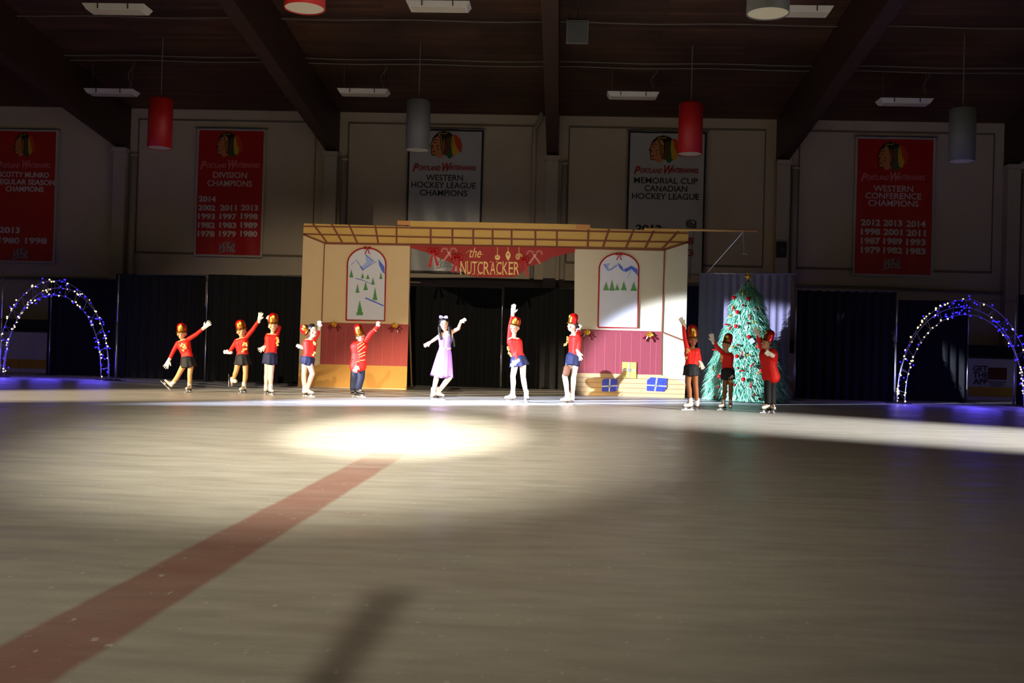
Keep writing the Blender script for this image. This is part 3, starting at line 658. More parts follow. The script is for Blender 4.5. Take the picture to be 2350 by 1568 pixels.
present([(1485, 873), (1494, 866), (1531, 869), (1529, 892), (1522, 899), (1484, 897)], [((1485, 875), (1522, 878)), ((1522, 878), (1531, 870)), ((1522, 878), (1522, 899))], 0, 'larger blue present with silver ribbon, nearer the tree', BLP, [((1508, 867), (1503, 898), 4), ((1484, 884), (1530, 887), 3.2)], SRB)
present([(1428, 831), (1460.5, 832), (1460, 868.5), (1427.5, 867.5)], None, 0, 'flat yellow present with silver ribbon hung on the rose panelling', mat('present_yellow', (206, 176, 84), .5), [((1444, 831.5), (1443, 868), 3), ((1427.5, 849), (1460, 850), 3)], SRB)
# swag sign
SY = FY-.04
SWAG = mat('swag_red', (158, 34, 28), .7, noise=.08); GOLDP = mat('gold_paint', (214, 178, 108), .5, .2)
ts = thing('theatre_swag', 'dark red cut-out swag sign with gold lettering under the header', 'sign', P(1130, 600, SY))
MB().px([(942, 562), (1319.5, 569), (1319.5, 579), (1303, 582), (1286, 586), (1272, 589), (1260, 594), (1251, 600), (1242, 604), (1228, 608), (1213, 610), (1206, 617), (1199, 624), (1191, 631), (1181, 635.5), (1150, 636.5), (1112, 636.4),
         (1088, 635), (1073, 631), (1066, 626), (1061, 620), (1045, 609), (1031, 602), (1018, 597), (1007, 592), (996, 585), (983, 580), (962, 575), (942, 569)], SY, .012).build('swag_board', SWAG, ts)
lettering([('the', 1091, 580, 27, 23, .35, .0)], 'script_lettering', GOLDP, ts, SY-.001)
nx = 1057
ws = (15, 12.5, 12, 14, 15, 14, 14, 14.5, 12, 14); x = 1056; it = []
for ch, w_ in zip('NUTCRACKER', ws): it.append((ch, x+w_/2-.5, 615.5+(x-1125)*.012, w_-2.0, 29, 0, .0)); x += w_
lettering(it, 'title_lettering', GOLDP, ts, SY-.001)
b = MB()
for ch, (tx, ty, w_, h_, _, _) in zip('NUTCRACKER', [i_[1:] for i_ in it]):
    b.bar((tx-w_/2-.6, ty-14.5), (tx-w_/2+3, ty-14.5), 1.4, SY-.006, .004); b.bar((tx-w_/2-.6, ty+14.5), (tx-w_/2+3, ty+14.5), 1.4, SY-.006, .004)
b.bar((1069, 581), (1079, 574), .8, SY-.005, .004); b.bar((1102, 585), (1110, 583), .8, SY-.005, .004)
b.build('lettering_flourish', GOLDP, ts)
b = MB()
for (cx, cy, kind) in ((1141.6, 591, 0), (1166, 586, 1), (1191, 589, 2)):
    b.bar((cx, 567.5), (cx, cy-7), 1.1, SY-.004, .004)
    c0 = P(cx, cy, SY-.006); k = FY/FPX
    if kind == 1: b.px([(cx, cy-11), (cx+4, cy-6), (cx+6, cy), (cx+4, cy+6), (cx, cy+13), (cx-4, cy+6), (cx-6, cy), (cx-4, cy-6)], SY-.005, .004)
    elif kind == 0: b.px([(cx+6.2*math.cos(a_*.314), cy+6.2*math.sin(a_*.314)) for a_ in range(20)], SY-.005, .004)
    else:
        for rr in (7.5, 4.5, 1.2): 
            for a_ in range(20): b.bar((cx+rr*math.cos(a_*.314), cy+7*math.sin(a_*.314)), (cx+rr*math.cos(a_*.314+.314), cy+7*math.sin(a_*.314+.314)), 1.3, SY-.005, .004)
b.build('gold_ornament', GOLDP, ts)
b = MB(); b.bar((1137, 591), (1146, 591), 1, SY-.01, .004); b.bar((1138, 588), (1145, 588), .7, SY-.01, .004); b.px([(1164, 584), (1166, 581), (1168, 584), (1166, 588)], SY-.01, .004); b.build('ornament_cutout', SWAG, ts)
b = MB()
for cx, cy in ((1030.5, 584), (1227, 590)):
    for s_ in (-1, 1):
        pts = [(cx-s_*11, cy+14), (cx+s_*4, cy-5)]
        for a_ in range(0, 9): an = math.pi*(.15-a_*.14); pts.append((cx+s_*(9+6*math.cos(math.pi-an-.6)), cy-7-6*math.sin(an+.9) if False else cy-7+6*math.sin(-math.pi*a_/8-.2)))
        pts = [(cx-s_*12, cy+14), (cx+s_*3, cy-6)]+[(cx+s_*(10-7*math.cos(math.pi*a_/6)), cy-7-7*math.sin(math.pi*a_/6)) for a_ in range(1, 7)]+[(cx+s_*17, cy-2)]
        L_ = []
        for i in range(len(pts)-1):
            (xa_, ya_), (xb_, yb_) = pts[i], pts[i+1]; n = max(1, int(math.hypot(xb_-xa_, yb_-ya_)/2.4))
            for q in range(n): L_.append((xa_+(xb_-xa_)*q/n, ya_+(yb_-ya_)*q/n))
        for i in range(len(L_)-1):
            dx, dy = L_[i+1][0]-L_[i][0], L_[i+1][1]-L_[i][1]; l_ = math.hypot(dx, dy) or 1; nx_, ny_ = -dy/l_*2.1, dx/l_*2.1; mx_, my_ = L_[i]
            b.bar((mx_-nx_-dx/l_*.6, my_-ny_-dy/l_*.6), (mx_+nx_+dx/l_*.6, my_+ny_+dy/l_*.6), 1.15, SY-.004-.001*(s_ > 0), .004)
b.build('candy_cane', mat('cane_pink', (226, 180, 160), .5), ts)
RV = mat('red_velvet', (180, 8, 10), .6)
def velvet_bow(cx, cy, tails, label, k=1.):
    c0 = P(cx, cy, SY-.05); t = tag(MB().ball(c0, .02*k, 8).build('velvet_bow', RV, None, True), label, 'bow', 'red velvet bows on the swag')
    b = MB()
    for s_ in (-1, 1):
        b.tube([c0, c0+V((s_*.05, -.02, .045))*k, c0+V((s_*.09, -.02, .04))*k, c0+V((s_*.095, -.01, -.02))*k, c0+V((s_*.05, -.01, -.04))*k, c0], [.012, .03*k, .035*k, .035*k, .03*k, .012], 8)
    b.build('loop', RV, t, True)
    for (tx, ty) in tails:
        e = P(tx, ty, SY-.03); d = (e-c0); q = MB(); n_ = V((-d.z, 0, d.x)).normalized()
        q.prism([c0-n_*.015, c0+n_*.015, e+n_*.034+V((0, 0, 0)), e-n_*.0+V((0, 0, .015)), e-n_*.034], .01); q.build('tail', RV, t)
velvet_bow(994, 577, [(985, 614), (1005, 611)], 'red velvet bow nearest the painted window of scattered firs')
velvet_bow(1049, 591, [(1038, 626), (1052, 627)], 'red velvet bow touching the first letter of the gold lettering')
velvet_bow(1203, 596, [(1194, 606), (1211, 634)], 'red velvet bow just past the last letter of the gold lettering', .8)
# cantilever pole, stage light and hanging bar on it
PY = FY-.03
rod(P(1478, 526, PY), P(1737, 530, PY), .028, 'timber_batten', mat('batten_wood', (206, 158, 92), .7), 'long pale timber batten sticking out past the set top', 'batten')
c0 = P(1706, 532, PY-.03); t = thing('swing_rigging', 'thin wire and small hanging bar under the end of the timber batten', 'rigging', c0)
MB().tube([c0, P(1707, 583, PY-.03)], .006, 6).build('hanging_wire', POLEM, t); MB().tube([P(1699, 585, PY-.03), P(1703, 583, PY-.03), P(1711, 583, PY-.03), P(1715, 585, PY-.03)], .007, 6).build('cross_bar', POLEM, t)
MB().tube([c0, P(1622, 627, PY+.6)], .005, 6).build('guy_wire', POLEM, t); MB().lathe(c0, (X_, Z_, Y_), [(.012, -.01), (.02, -.01), (.02, .01), (.012, .01), (.012, -.01)], 12).build('ring', POLEM, t)
c0 = P(1586, 516, PY); t = thing('stage_light', 'small black stage light clamped on the timber batten', 'stage light', c0)
MB().box(c0, (.17, .14, .13)).tube([c0+V((-.02, -.07, .01)), c0+V((-.04, -.13, .01))], [.05, .06], 14).build('lamp_body', BLK, t)
MB().tube([c0+V((-.1, 0, -.03)), c0+V((-.1, 0, .06)), c0+V((-.06, 0, .10)), c0+V((.06, 0, .10)), c0+V((.1, 0, .06)), c0+V((.1, 0, -.09)), c0+V((0, 0, -.10))], .012, 6).build('yoke', BLK, t)
MB().box(c0+V((.035, -.072, .035)), (.035, .006, .03)).build('sticker', mat('yellow_sticker', (240, 210, 30), .5), t)
MB().tube([c0+V((.07, .06, -.05)), P(1592, 540, PY+.06), P(1588, 570, PY+.08), P(1584, 600, PY+.08), P(1583, 640, PY+.08)], .007, 6).build('cable', BLK, t)
# ------------------------------------------------------------------ christmas tree
TY = 22.0; tc_ = P(1711, 900, TY); TX = tc_.x; k = TY/FPX
tt = thing('christmas_tree', 'tall teal tinsel christmas tree before the grey drape', 'christmas tree', (TX, TY, 0))
tree_h = P(1711, 646, TY).z
prof = [(0, .90), (.15, .90), (.32, .79), (.42, .66), (.56, .55), (.64, .46), (.72, .40), (.80, .37), (.86, .32), (.92, .20), (1.0, .012)]
def tr_r(s_):
    for i in range(len(prof)-1):
        if s_ <= prof[i+1][0]:
            u = (s_-prof[i][0])/(prof[i+1][0]-prof[i][0]); return prof[i][1]*(1-u)+prof[i+1][1]*u
    return .01
core = MB().lathe((TX, TY, .03), (X_, Y_, Z_), [(0, 0)]+[(r*.88, s_*tree_h) for s_, r in prof]+[(0, tree_h)], 40)
core.build('core', mat('tree_core', (88, 148, 118), .6), tt, True)
def tinsel_mat():
    m = D.materials.new('tinsel_foliage'); m.use_nodes = True; nt = m.node_tree; b = nt.nodes['Principled BSDF']
    at = nt.nodes.new('ShaderNodeAttribute'); at.attribute_name = 'tone'
    cr = nt.nodes.new('ShaderNodeValToRGB'); e = cr.color_ramp.elements
    e[0].color = (*lin((.22, .50, .38)), 1); e[1].color = (*lin((.84, .95, .86)), 1); e2 = cr.color_ramp.elements.new(.55); e2.color = (*lin((.42, .73, .58)), 1)
    nt.links.new(at.outputs['Fac'], cr.inputs[0]); nt.links.new(cr.outputs[0], b.inputs['Base Color'])
    b.inputs['Roughness'].default_value = .3; b.inputs['Metallic'].default_value = .0; return m
b = MB(); tone = []; rnd = random.Random(3)
for i in range(13000):
    s_ = 1-math.sqrt(rnd.random()*.999+.001)*.999; s_ = min(.985, max(.0, s_ if rnd.random() < .8 else rnd.random())); an = rnd.random()*2*math.pi
    r = tr_r(s_)*(.86+.12*rnd.random()); z = .03+s_*tree_h
    out = V((math.cos(an), math.sin(an), 0)); tang = V((-out.y, out.x, 0))
    base = V((TX, TY, z))+out*r*.92; L_ = rnd.uniform(.12, .28)*(1-.35*s_)
    d = (out*rnd.uniform(.15, .75)+tang*rnd.uniform(-.5, .5)-Z_*rnd.uniform(.5, 1.1)).normalized(); w_ = rnd.uniform(.004, .009)
    side = d.cross(out).normalized()*w_; tip = base+d*L_; mid = base+d*L_*.5+out*.02
    if tip.z < .02: tip.z = .02; mid.z = max(mid.z, .025)
    b.add([base-side, base+side, mid+side, mid-side, tip], [(0, 1, 2, 3), (3, 2, 4)]); tone += [rnd.random()]*5
fo = b.build('foliage', tinsel_mat(), tt, False, fix=False)
att = fo.data.attributes.new('tone', 'FLOAT', 'POINT'); att.data.foreach_set('value', tone)
MB().tube([(TX, TY, 0), (TX, TY, .3)], .05, 10).build('trunk', mat('trunk', (70, 50, 36)), tt)
c0 = V((TX, TY-.02, tree_h+.10)); b = MB(); st = []
for i in range(10):
    an = math.pi/2+i*math.pi/5+.25; r = .10 if i % 2 == 0 else .048; st.append(c0+V((r*math.cos(an), 0, r*math.sin(an))))
b.add(st+[c0-Y_*.035, c0+Y_*.035], [(i, (i+1) % 10, 10) for i in range(10)]+[((i+1) % 10, i, 11) for i in range(10)])
tag(b.build('star_topper', GOLD), 'gold star topper on the tip of the christmas tree', 'star')
def on_tree(px, py):
    s_ = (P(px, py, TY).z-.03)/tree_h; s_ = min(.98, max(.02, s_)); r = tr_r(s_)*1.0
    for _ in range(3):
        xx = P(px, py, TY).x-TX; yy_ = -math.sqrt(max(.0, r*r-xx*xx)); p = P(px, py, TY+yy_-.015); xx = p.x-TX
    return p
RB = mat('red_bauble', (190, 14, 20), .15, .35); DRB = mat('dark_red_bauble', (120, 12, 14), .2, .3)
GO = mat('gold_ornament_metal', (206, 164, 76), .3, .7); SN = mat('silver_beads', (200, 210, 220), .15, .8)
balls = [(684, 683), (716.5, 686), (692, 717), (689, 749), (718, 774), (740, 794), (691, 818), (706, 871), (1000, 0)]
big = [(1683.5, 683), (1716.5, 685.5), (1692, 716.5), (1689, 749), (1718.5, 773.5), (1740, 795), (1691, 818), (1706, 871), (1747, 850), (1651, 864)]
small = [(1705, 701), (1737, 709), (1716.5, 742), (1694, 792), (1694, 845), (1649, 889), (1686, 884), (1730.5, 906.5), (1742, 916), (1640, 912)]
for i, (x, y) in enumerate(big+small):
    r = .043 if i < len(big) else .028; p = on_tree(x, y); sm = i >= len(big)
    o = tag(MB().ball(p, r, 16).build('bauble', DRB if sm else RB, None, True),
            'small dark red bauble on the teal tree' if sm else 'large shiny red bauble on the teal tree', 'ornament', 'small dark red baubles' if sm else 'large red baubles')
    MB().tube([p+V((0, 0, r*.9)), p+V((0, 0, r*1.25))], r*.22, 8).build('cap', GO, o)
def spike(px, py, ang, L_, m, name, label, group, r=.016):
    p = on_tree(px, py); d = V((math.cos(ang), 0, math.sin(ang)))*L_/2
    tag(MB().tube([p-d, p-d*.6, p+d*.2, p+d], [.004, r, r*.9, .004], 8).build(name, m, None, True), label, 'ornament', group)
for x, y, an in ((1682, 708, 1.3), (1721, 727, 1.7), (1676, 753, 1.0), (1703, 811, 1.5), (1727, 837, .8), (1723, 884, 1.5), (1735, 783, .9), (1669, 745, 0), (1641, 803, 0), (1704, 851, 0), (1669, 878, 1.5)):
    spike(x, y, an, .13, RB, 'candy_ornament', 'long slim red candy ornament on the teal tree', 'slim red candy ornaments', .018)
for x, y, an in ((1705, 672, 1.5), (1676, 725, -.1), (1731, 739, 0), (1683, 797, .1), (1718, 815, 0), (1637, 845, 1.5), (1742, 857, 0), (1681, 703, 1.5)):
    spike(x, y, an, .11, GO, 'gold_ornament', 'small gold ornament on the teal tree', 'small gold ornaments', .02)
for n_, (x, y, L2) in enumerate(((1705, 705, 5), (1729, 715, 5), (1711, 747, 3), (1693, 755, 4), (1695, 680, 4), (1683, 806, 4), (1709, 833, 5), (1727, 848, 5), (1742, 870, 6), (1748, 905, 6), (1722, 900, 6), (1743, 808, 3), (1704, 655, 2), (1726, 678, 4), (1738, 686, 4))):
    b = MB(); 
    for q in range(L2):
        p = on_tree(x+random.uniform(-1.5, 1.5), y+q*4.2-L2*2); b.ball(p, .013, 8)
    tag(b.build('bead_icicle', SN, None, True), 'short string of silver beads on the teal tree', 'ornament', 'silver bead icicles')
p = on_tree(1725, 783); tag(MB().box(p, (.1, .03, .1), (V((.8, 0, .6)), Y_, V((-.6, 0, .8)))).build('gift_ornament', mat('pale_gift', (170, 190, 214), .3, .2)), 'pale blue square ornament between two red ones on the tree', 'ornament')
# ------------------------------------------------------------------ lit arches
BLUE_E = mat('blue_bulb', (34, 24, 255), .3, emit=5); WARM_E = mat('warm_bulb', (255, 222, 150), .3, emit=3.5)
bulb_me = {}
for kx, mm in (('blue', BLUE_E), ('warm', WARM_E)):
    me = MB().ball((0, 0, 0), .018, 8).mesh('bulb_'+kx); me.materials.append(mm); me.polygons.foreach_set('use_smooth', [True]*len(me.polygons)); bulb_me[kx] = me
def light_arch(cx, apex, foot, half, Y, xlim, seed, label, blue_bias):
    c_ = P(cx, foot, Y); H = P(cx, apex, Y).z; A = half*Y/FPX; t = thing('light_arch', label, 'lit arch', (c_.x, Y, 0))
    rings = [(A, H, 0), (A-.17, H-.32, 0), (A-.08, H-.15, .22)]
    def rp(ri, u): a_, h_, dy = rings[ri]; an = math.pi*u; return V((c_.x-a_*math.cos(an), Y+dy, .03+(h_-.03)*math.sin(an)**.92))
    for ri in range(3):
        MB().tube([rp(ri, i/48) for i in range(49)], .010, 7).build('hoop', POLEM, t, True)
    for i in range(0, 15):
        u = .03+i*.94/14
        MB().tube([rp(0, u), rp(1, u), rp(2, u), rp(0, u)], .005, 5).build('strut', POLEM, t)
    for s_ in (0, 1):
        q = rp(0, s_); b = MB(); b.tube([q+V((-.25, -.12, -.015)), q+V((.3, -.05, -.015))], .012, 6); b.tube([q+V((-.05, .3, -.015)), q+V((.05, -.25, -.015))], .012, 6)
        b.build('foot', BLK, t)
    rnd = random.Random(seed); nb = nw = 0; wires = [[], []]
    tries = 0
    while tries < 3000 and (nb < 92 or nw < 84):
        tries += 1; u = rnd.random(); ri = rnd.choice((0, 0, 1, 1, 2)); p = rp(ri, u)
        cl = .5+.5*math.sin(u*37+seed)*math.sin(u*13+seed*2)
        warm = rnd.random() < blue_bias(u)
        if rnd.random() > .35+.75*cl: continue
        if warm:
            if nw >= 84: continue
            nw += 1; off = V((rnd.gauss(0, .012), rnd.gauss(0, .02), rnd.gauss(0, .018)))
        else:
            if nb >= 92: continue
            nb += 1; off = V((rnd.gauss(0, .04), rnd.gauss(0, .04), rnd.gauss(0, .04)))
        o = D.objects.new('warm_bulb' if warm else 'blue_bulb', bulb_me['warm' if warm else 'blue']); COL.objects.link(o); o.parent = t
        q = p+off; q.z = max(q.z, .03); o.location = q-V(t.location)
        wires[0].append((u, q))
    wires[0].sort(key=lambda w_: w_[0])
    pts = [w_[1] for w_ in wires[0]]
    MB().tube(pts[::2], .003, 4).build('light_wire', mat('green_wire', (20, 34, 24)), t); MB().tube(pts[1::2], .003, 4).build('light_wire', mat('green_wire', (20, 34, 24)), t)
    return c_, A, H
def arch_glow(name, x, Y, z, e, r=.35):
    l = D.lights.new(name, 'POINT'); l.energy = e; l.color = (.12, .08, 1.0); l.shadow_soft_size = r; o = D.objects.new(name, l); COL.objects.link(o); o.location = (x, Y, z)
c_, A_, H_ = light_arch(119, 644, 870, 135, 23.2, 0, 5, 'lit arch of blue and warm bulbs cut by the picture edge beside the black drapes', lambda u: .72 if u < .45 else .42)
for dx, z in ((-A_+.05, .5), (A_-.2, .5), (0, H_-.5)): arch_glow('arch_bulb_light', c_.x+dx, 22.9, .3, 13)
arch_glow('arch_bulb_light', c_.x-.6, 22.2, .3, 13)
c_, A_, H_ = light_arch(2213, 688, 921, 149, 23.1, 0, 11, 'lit arch of blue and warm bulbs beyond the tree, in front of the board advert', lambda u: .62 if (u < .40 or u > .86) else .08)
for dx, z in ((-A_+.1, .5), (A_-.1, .5), (0, H_-.5)): arch_glow('arch_bulb_light', c_.x+dx, 22.8, .3, 13)
arch_glow('arch_bulb_light', c_.x, 22.0, .3, 13)
# ------------------------------------------------------------------ skaters
SKIN = mat('skin', (222, 170, 140), .55, spec=.3); SKIN2 = mat('skin_olive', (196, 144, 110), .55, spec=.3); SKIN3 = mat('skin_tan', (140, 88, 58), .55, spec=.3)
TIGHT_T = mat('tan_tights', (206, 150, 104), .6, spec=.3); TIGHT_W = mat('pale_tights', (216, 180, 166), .6, spec=.3); TIGHT_D = mat('brown_tights', (136, 84, 50), .6, spec=.3)
LEO = mat('leotard_red', (214, 26, 16), .6, noise=.06, nscale=12, spec=.3); SKIRT = mat('skirt_black', (24, 24, 28), .7, spec=.3); NAVY = mat('skirt_navy', (26, 32, 68), .7, spec=.3)
GLOVE = mat('white_glove', (226, 218, 200), .7, spec=.3); BOOT = mat('skate_boot_white', (222, 212, 200), .45); BOOTB = mat('skate_boot_black', (24, 24, 28), .4); SOLE = mat('skate_sole', (58, 44, 36), .5)
BLADE = mat('skate_blade', (200, 200, 206), .3, .5); HATR = mat('hat_red_foil', (200, 20, 20), .22, .45, bump=.3, nscale=30); HATG = mat('hat_gold_foil', (132, 84, 22), .3, .8, bump=.3, nscale=40)
HATGB = mat('hat_badge_gold', (250, 214, 90), .18, .8, bump=.8, nscale=60); HAIRB = mat('hair_black', (20, 16, 16), .4); HAIRN = mat('hair_brown', (60, 38, 24), .5)
EYE_M = mat('eye_dark', (24, 18, 18), .3); LIP = mat('lips_red', (170, 40, 44), .5); ROUGE = mat('cheek_rouge', (226, 60, 56), .6); BRAID = mat('gold_braid', (232, 196, 120), .3, .6)
TROU = mat('navy_trousers', (22, 26, 50), .7, spec=.3); LILAC = mat('lilac_dress', (160, 112, 198), .55, noise=.12, nscale=10, stretch=(2, 2, .3)); LILT = mat('lilac_trim', (214, 190, 240), .3, .2); BLKP = mat('black_trousers', (20, 20, 22), .7, spec=.3)
LACE = mat('skate_lace', (120, 110, 100), .6)
def nrm(v): return v.normalized()
def perp(v, d): 
    r = v-d*v.dot(d); return r.normalized() if r.length > 1e-5 else d.orthogonal().normalized()
def hand_shapes(mb, wr, tip, side, r, curl=.15, spread=.42, fr=.0085, cuff=0):
    d = tip-wr; L_ = d.length; d = d.normalized(); nml = perp(V((0, -1, .001)), d); lat = nml.cross(d)*side
    if cuff: mb.caps(wr-d*.035, wr+d*.01, r*1.12, r*1.05)
    pl = L_*.46
    for o_ in (-1, -.35, .35, 1):
        mb.caps(wr+d*.008+lat*o_*r*.45, wr+d*pl+lat*o_*L_*.15, r*.72, r*.52)
    for i, (o_, fl) in enumerate(((1, .44), (.36, .52), (-.3, .49), (-.95, .40))):
        b0 = wr+d*pl*.95+lat*o_*L_*.165; a_ = spread*o_*.55
        fd = nrm(d*math.cos(a_)+lat*math.sin(a_)); fd2 = nrm(fd+nml*curl*(1+.3*i)); f1 = b0+fd*L_*fl*.5
        mb.caps(b0, f1, fr*1.1, fr); mb.caps(f1, f1+fd2*L_*fl*.5, fr, fr*.85)
    t0 = wr+d*L_*.12+lat*L_*.14; td = nrm(d*.75+lat*.8); t1 = t0+td*L_*.24; mb.caps(t0, t1, fr*1.35, fr*1.15); mb.caps(t1, t1+nrm(td+d*.5)*L_*.18, fr*1.1, fr*.9)
def skater(S):
    Yp = S['Y']; k = Yp/FPX; s = S.get('s', 1.0); J = {}
    for n_, v in S['j'].items(): J[n_] = P(v[0], v[1], Yp+(v[2] if len(v) > 2 else 0))
    root = thing('person', S['label'], 'person', V(((J['hipA'].x+J['hipB'].x)/2, Yp, 0)), S.get('group'))
    hc = J['head']; up = nrm(J['crown']-J['chin']); fw = nrm(perp(V(S['face']), up)); rt = fw.cross(up)
    hs = (J['crown']-J['chin']).length/.20 if 'hs' not in S else S['hs']
    # feet: support feet put their blades on the ice
    feet = {}
    for q in 'AB':
        an = J['ankle'+q]; ft = S['foot'+q]; d = nrm(V(ft[:3])); u = Z_ if ft[3] else None
        if ft[3]: an.z = .128*s
        else: u = nrm(perp(J['knee'+q]-an, d))
        d = nrm(d-u*d.dot(u)); feet[q] = (an, d, u)
    sk = S.get('skin', SKIN)
    R = lambda x: x*s
    latd = nrm(J['shB']-J['shA']); hipm = (J['hipA']+J['hipB'])/2; neck = J['neck']; sh = (J['shA']+J['shB'])/2; wa = J['waist']
    def torso(mb, g=0., low=True):
        c1 = sh-nrm(sh-wa)*R(.035)
        for o_ in (-1, 0, 1):
            mb.caps(c1+latd*o_*R(.048), wa+latd*o_*R(.032), R(.076)*S.get('bulk', 1)+g, R(.062)*S.get('bulk', 1)+g)
            if low: mb.caps(wa+latd*o_*R(.032), hipm+latd*o_*R(.034), R(.062)*S.get('bulk', 1)+g, R(.068)*S.get('bulk', 1)+g)
        mb.caps(J['shA'], J['shB'], R(.036)+g, R(.036)+g); mb.caps(sh+Z_*R(.01), neck, R(.045)+g, R(.034)+g)
    def arm(mb, q, g=0., end=1.):
        a_, e, w = J['sh'+q], J['el'+q], J['wr'+q]; w2 = e+(w-e)*end
        mb.caps(a_, e, R(.037)+g, R(.030)+g); mb.caps(e, w2, R(.030)+g, R(.022)+g)
    def leg(mb, q, g=0.):
        an, d, u = feet[q]; mb.caps(J['hip'+q], J['knee'+q], R(.060)+g, R(.044)+g); kn = J['knee'+q]; ca = kn+(an-kn)*.33-u*0-d*R(.008)
        mb.caps(kn, ca, R(.043)+g, R(.044)+g); mb.caps(ca, an, R(.044)+g, R(.029)+g)
    # body: one continuous skin
    b = MB(); torso(b); 
    for q in 'AB': arm(b, q); leg(b, q); b.caps(feet[q][0], feet[q][0]-feet[q][2]*.03+feet[q][1]*.06, R(.026), R(.022))
    b.caps(sh, hc-up*.05*hs, R(.036), R(.034))
    b.ell(hc+up*.012*hs, (rt*.073*hs, fw*.088*hs, up*.096*hs), 18)
    b.ell(hc-up*.045*hs+fw*.022*hs, (rt*.052*hs, fw*.060*hs, up*.056*hs), 14)
    b.ell(hc+fw*.088*hs-up*.018*hs, (rt*.011*hs, fw*.017*hs, up*.018*hs), 8)
    for o_ in (-1, 1): b.ell(hc+rt*o_*.074*hs-up*.012*hs, (rt*.010*hs, fw*.017*hs, up*.025*hs), 8)
    if S.get('bare'):
        for q in 'AB': hand_shapes(b, J['wr'+q], J['tip'+q], S['th'+q], R(.027), fr=.0085*max(1, s*.95), curl=S.get('curl', .15))
    legm = S.get('tights')
    zz = [(J['hip'+q], J['knee'+q], feet[q][0]) for q in 'AB']
    def dseg(p, a_, c_):
        t_ = max(0, min(1, (p-a_).dot(c_-a_)/max(1e-9, (c_-a_).length_squared))); return (p-a_-(c_-a_)*t_).length
    def pick(p):
        return 1 if p.z < hipm.z+.03 and any(dseg(p, h_, k_) < R(.09) or dseg(p, k_, a_) < R(.07) for h_, k_, a_ in zz) and all((p-J['tip'+q]).length > .09 and (p-J['wr'+q]).length > .07 for q in 'AB') else 0
    fused(b, 'body', [sk, legm or sk], root, .0065, 3, pick)
    # face
    for o_ in (-1, 1):
        e = hc+fw*.0835*hs+rt*o_*.029*hs+up*.006*hs
        MB().ell(e-fw*.002, (rt*.0125*hs, fw*.006*hs, up*.0065*hs), 10).build('eye', EYE_M, root, True)
        MB().tube([e+up*.018*hs-rt*.014*hs-fw*.002, e+up*.022*hs, e+up*.018*hs+rt*.014*hs-fw*.003], .0028*hs, 6).build('eyebrow', S.get('hairm', HAIRN), root)
        if S.get('rouge', 1): MB().ell(hc+fw*.066*hs+rt*o_*.042*hs-up*.024*hs, (rt*.014*hs, fw*.010*hs, up*.014*hs), 10).build('rouge', ROUGE, root, True)
    MB().ell(hc+fw*.081*hs-up*.056*hs, (rt*.020*hs, fw*.006*hs, up*.0065*hs), 10).build('lips', LIP, root, True)
    # hair
    hm = S.get('hairm', HAIRN); b = MB()
    hk = S.get('hairk', 1); b.ell(hc+up*(.022+.012*(hk > 1))*hs-fw*.016*hs, (rt*.078*hs*hk, fw*.084*hs*hk, up*.090*hs*hk), 18)
    if S.get('bun', 1): b.ball(hc-fw*.105*hs-up*.0*hs, .028*hs, 12)
    for lk in S.get('locks', []):
        pts = [P(x, y, Yp+dy) for x, y, dy in lk]; b.chain(pts, [.026, .030, .028, .022, .012][:len(pts)])
    fused(b, 'hair', hm, root, .008, 3)
    # costume
    if S.get('top', 'leo') == 'leo':
        b = MB(); g = .022 if 'trousers' in S else .008; c1 = sh-nrm(sh-wa)*R(.05); bk = S.get('bulk', 1)
        for o_ in (-1, 0, 1):
            b.caps(c1+latd*o_*R(.046), wa+latd*o_*R(.032), R(.078)*bk+g, R(.062)*bk+g); b.caps(wa+latd*o_*R(.032), wa+(hipm-wa)*S.get('hemf', .45)+latd*o_*R(.036), R(.062)*bk+g, R(.080 if 'trousers' in S else .070)*bk+g)
        b.caps(J['shA'], J['shA']+(J['shB']-J['shA'])*.22, R(.038)+g, R(.03)+g); b.caps(J['shB'], J['shB']+(J['shA']-J['shB'])*.22, R(.038)+g, R(.03)+g)
        for q in 'AB': arm(b, q, min(g, .012), .97)
        tp = fused(b, 'jacket' if S.get('jacket') else 'leotard', LEO, root, .0075, 3)
    elif S['top'] == 'bodice':
        b = MB(); c1 = sh-nrm(sh-wa)*R(.075); g = .008
        for o_ in (-1, 1):
            b.caps(c1+latd*o_*R(.04), wa+latd*o_*R(.030), R(.074)+g, R(.060)+g); b.tube([c1+latd*o_*R(.06)-Y_*.07, J['sh'+('A' if o_ < 0 else 'B')]+latd*-o_*.02+Z_*.035, c1+latd*o_*R(.06)+Y_*.07], [.018, .02, .018], 8)
        tp = fused(b, 'bodice', LILAC, root, .008, 3)
    # skirt or trousers
    if 'hem' in S:
        hx, hy, hw = S['hem']; he = P(hx, hy, Yp+.01); rw = hw*k; b = MB(); wc = wa+(hipm-wa)*.30; ax = wc-he; H_ = ax.length; ax = ax.normalized()
        xx = nrm(perp(latd, ax)); yy_ = ax.cross(xx); nr = 10; na = 72; vs = []; pleat = S.get('pleat', .07)
        r0 = R(.098)*S.get('bulk', 1)
        for j in range(nr+1):
            u = j/nr; rr = max(r0+(rw-r0)*(u**.75), R(.128)*min(1, .72+u*1.2))
            for i in range(na):
                an = 2*math.pi*i/na; w_ = 1+pleat*u*math.sin(an*S.get('npl', 9)+S['j']['head'][0])+.03*u*math.sin(an*4+1)
                vs.append(wc-ax*H_*u*(1+.03*u*math.sin(an*3))+xx*rr*w_*math.cos(an)+yy_*rr*w_*S.get('deep', .9)*math.sin(an))
        n0 = len(vs); fs = [(j*na+i, j*na+(i+1) % na, (j+1)*na+(i+1) % na, (j+1)*na+i) for j in range(nr) for i in range(na)]
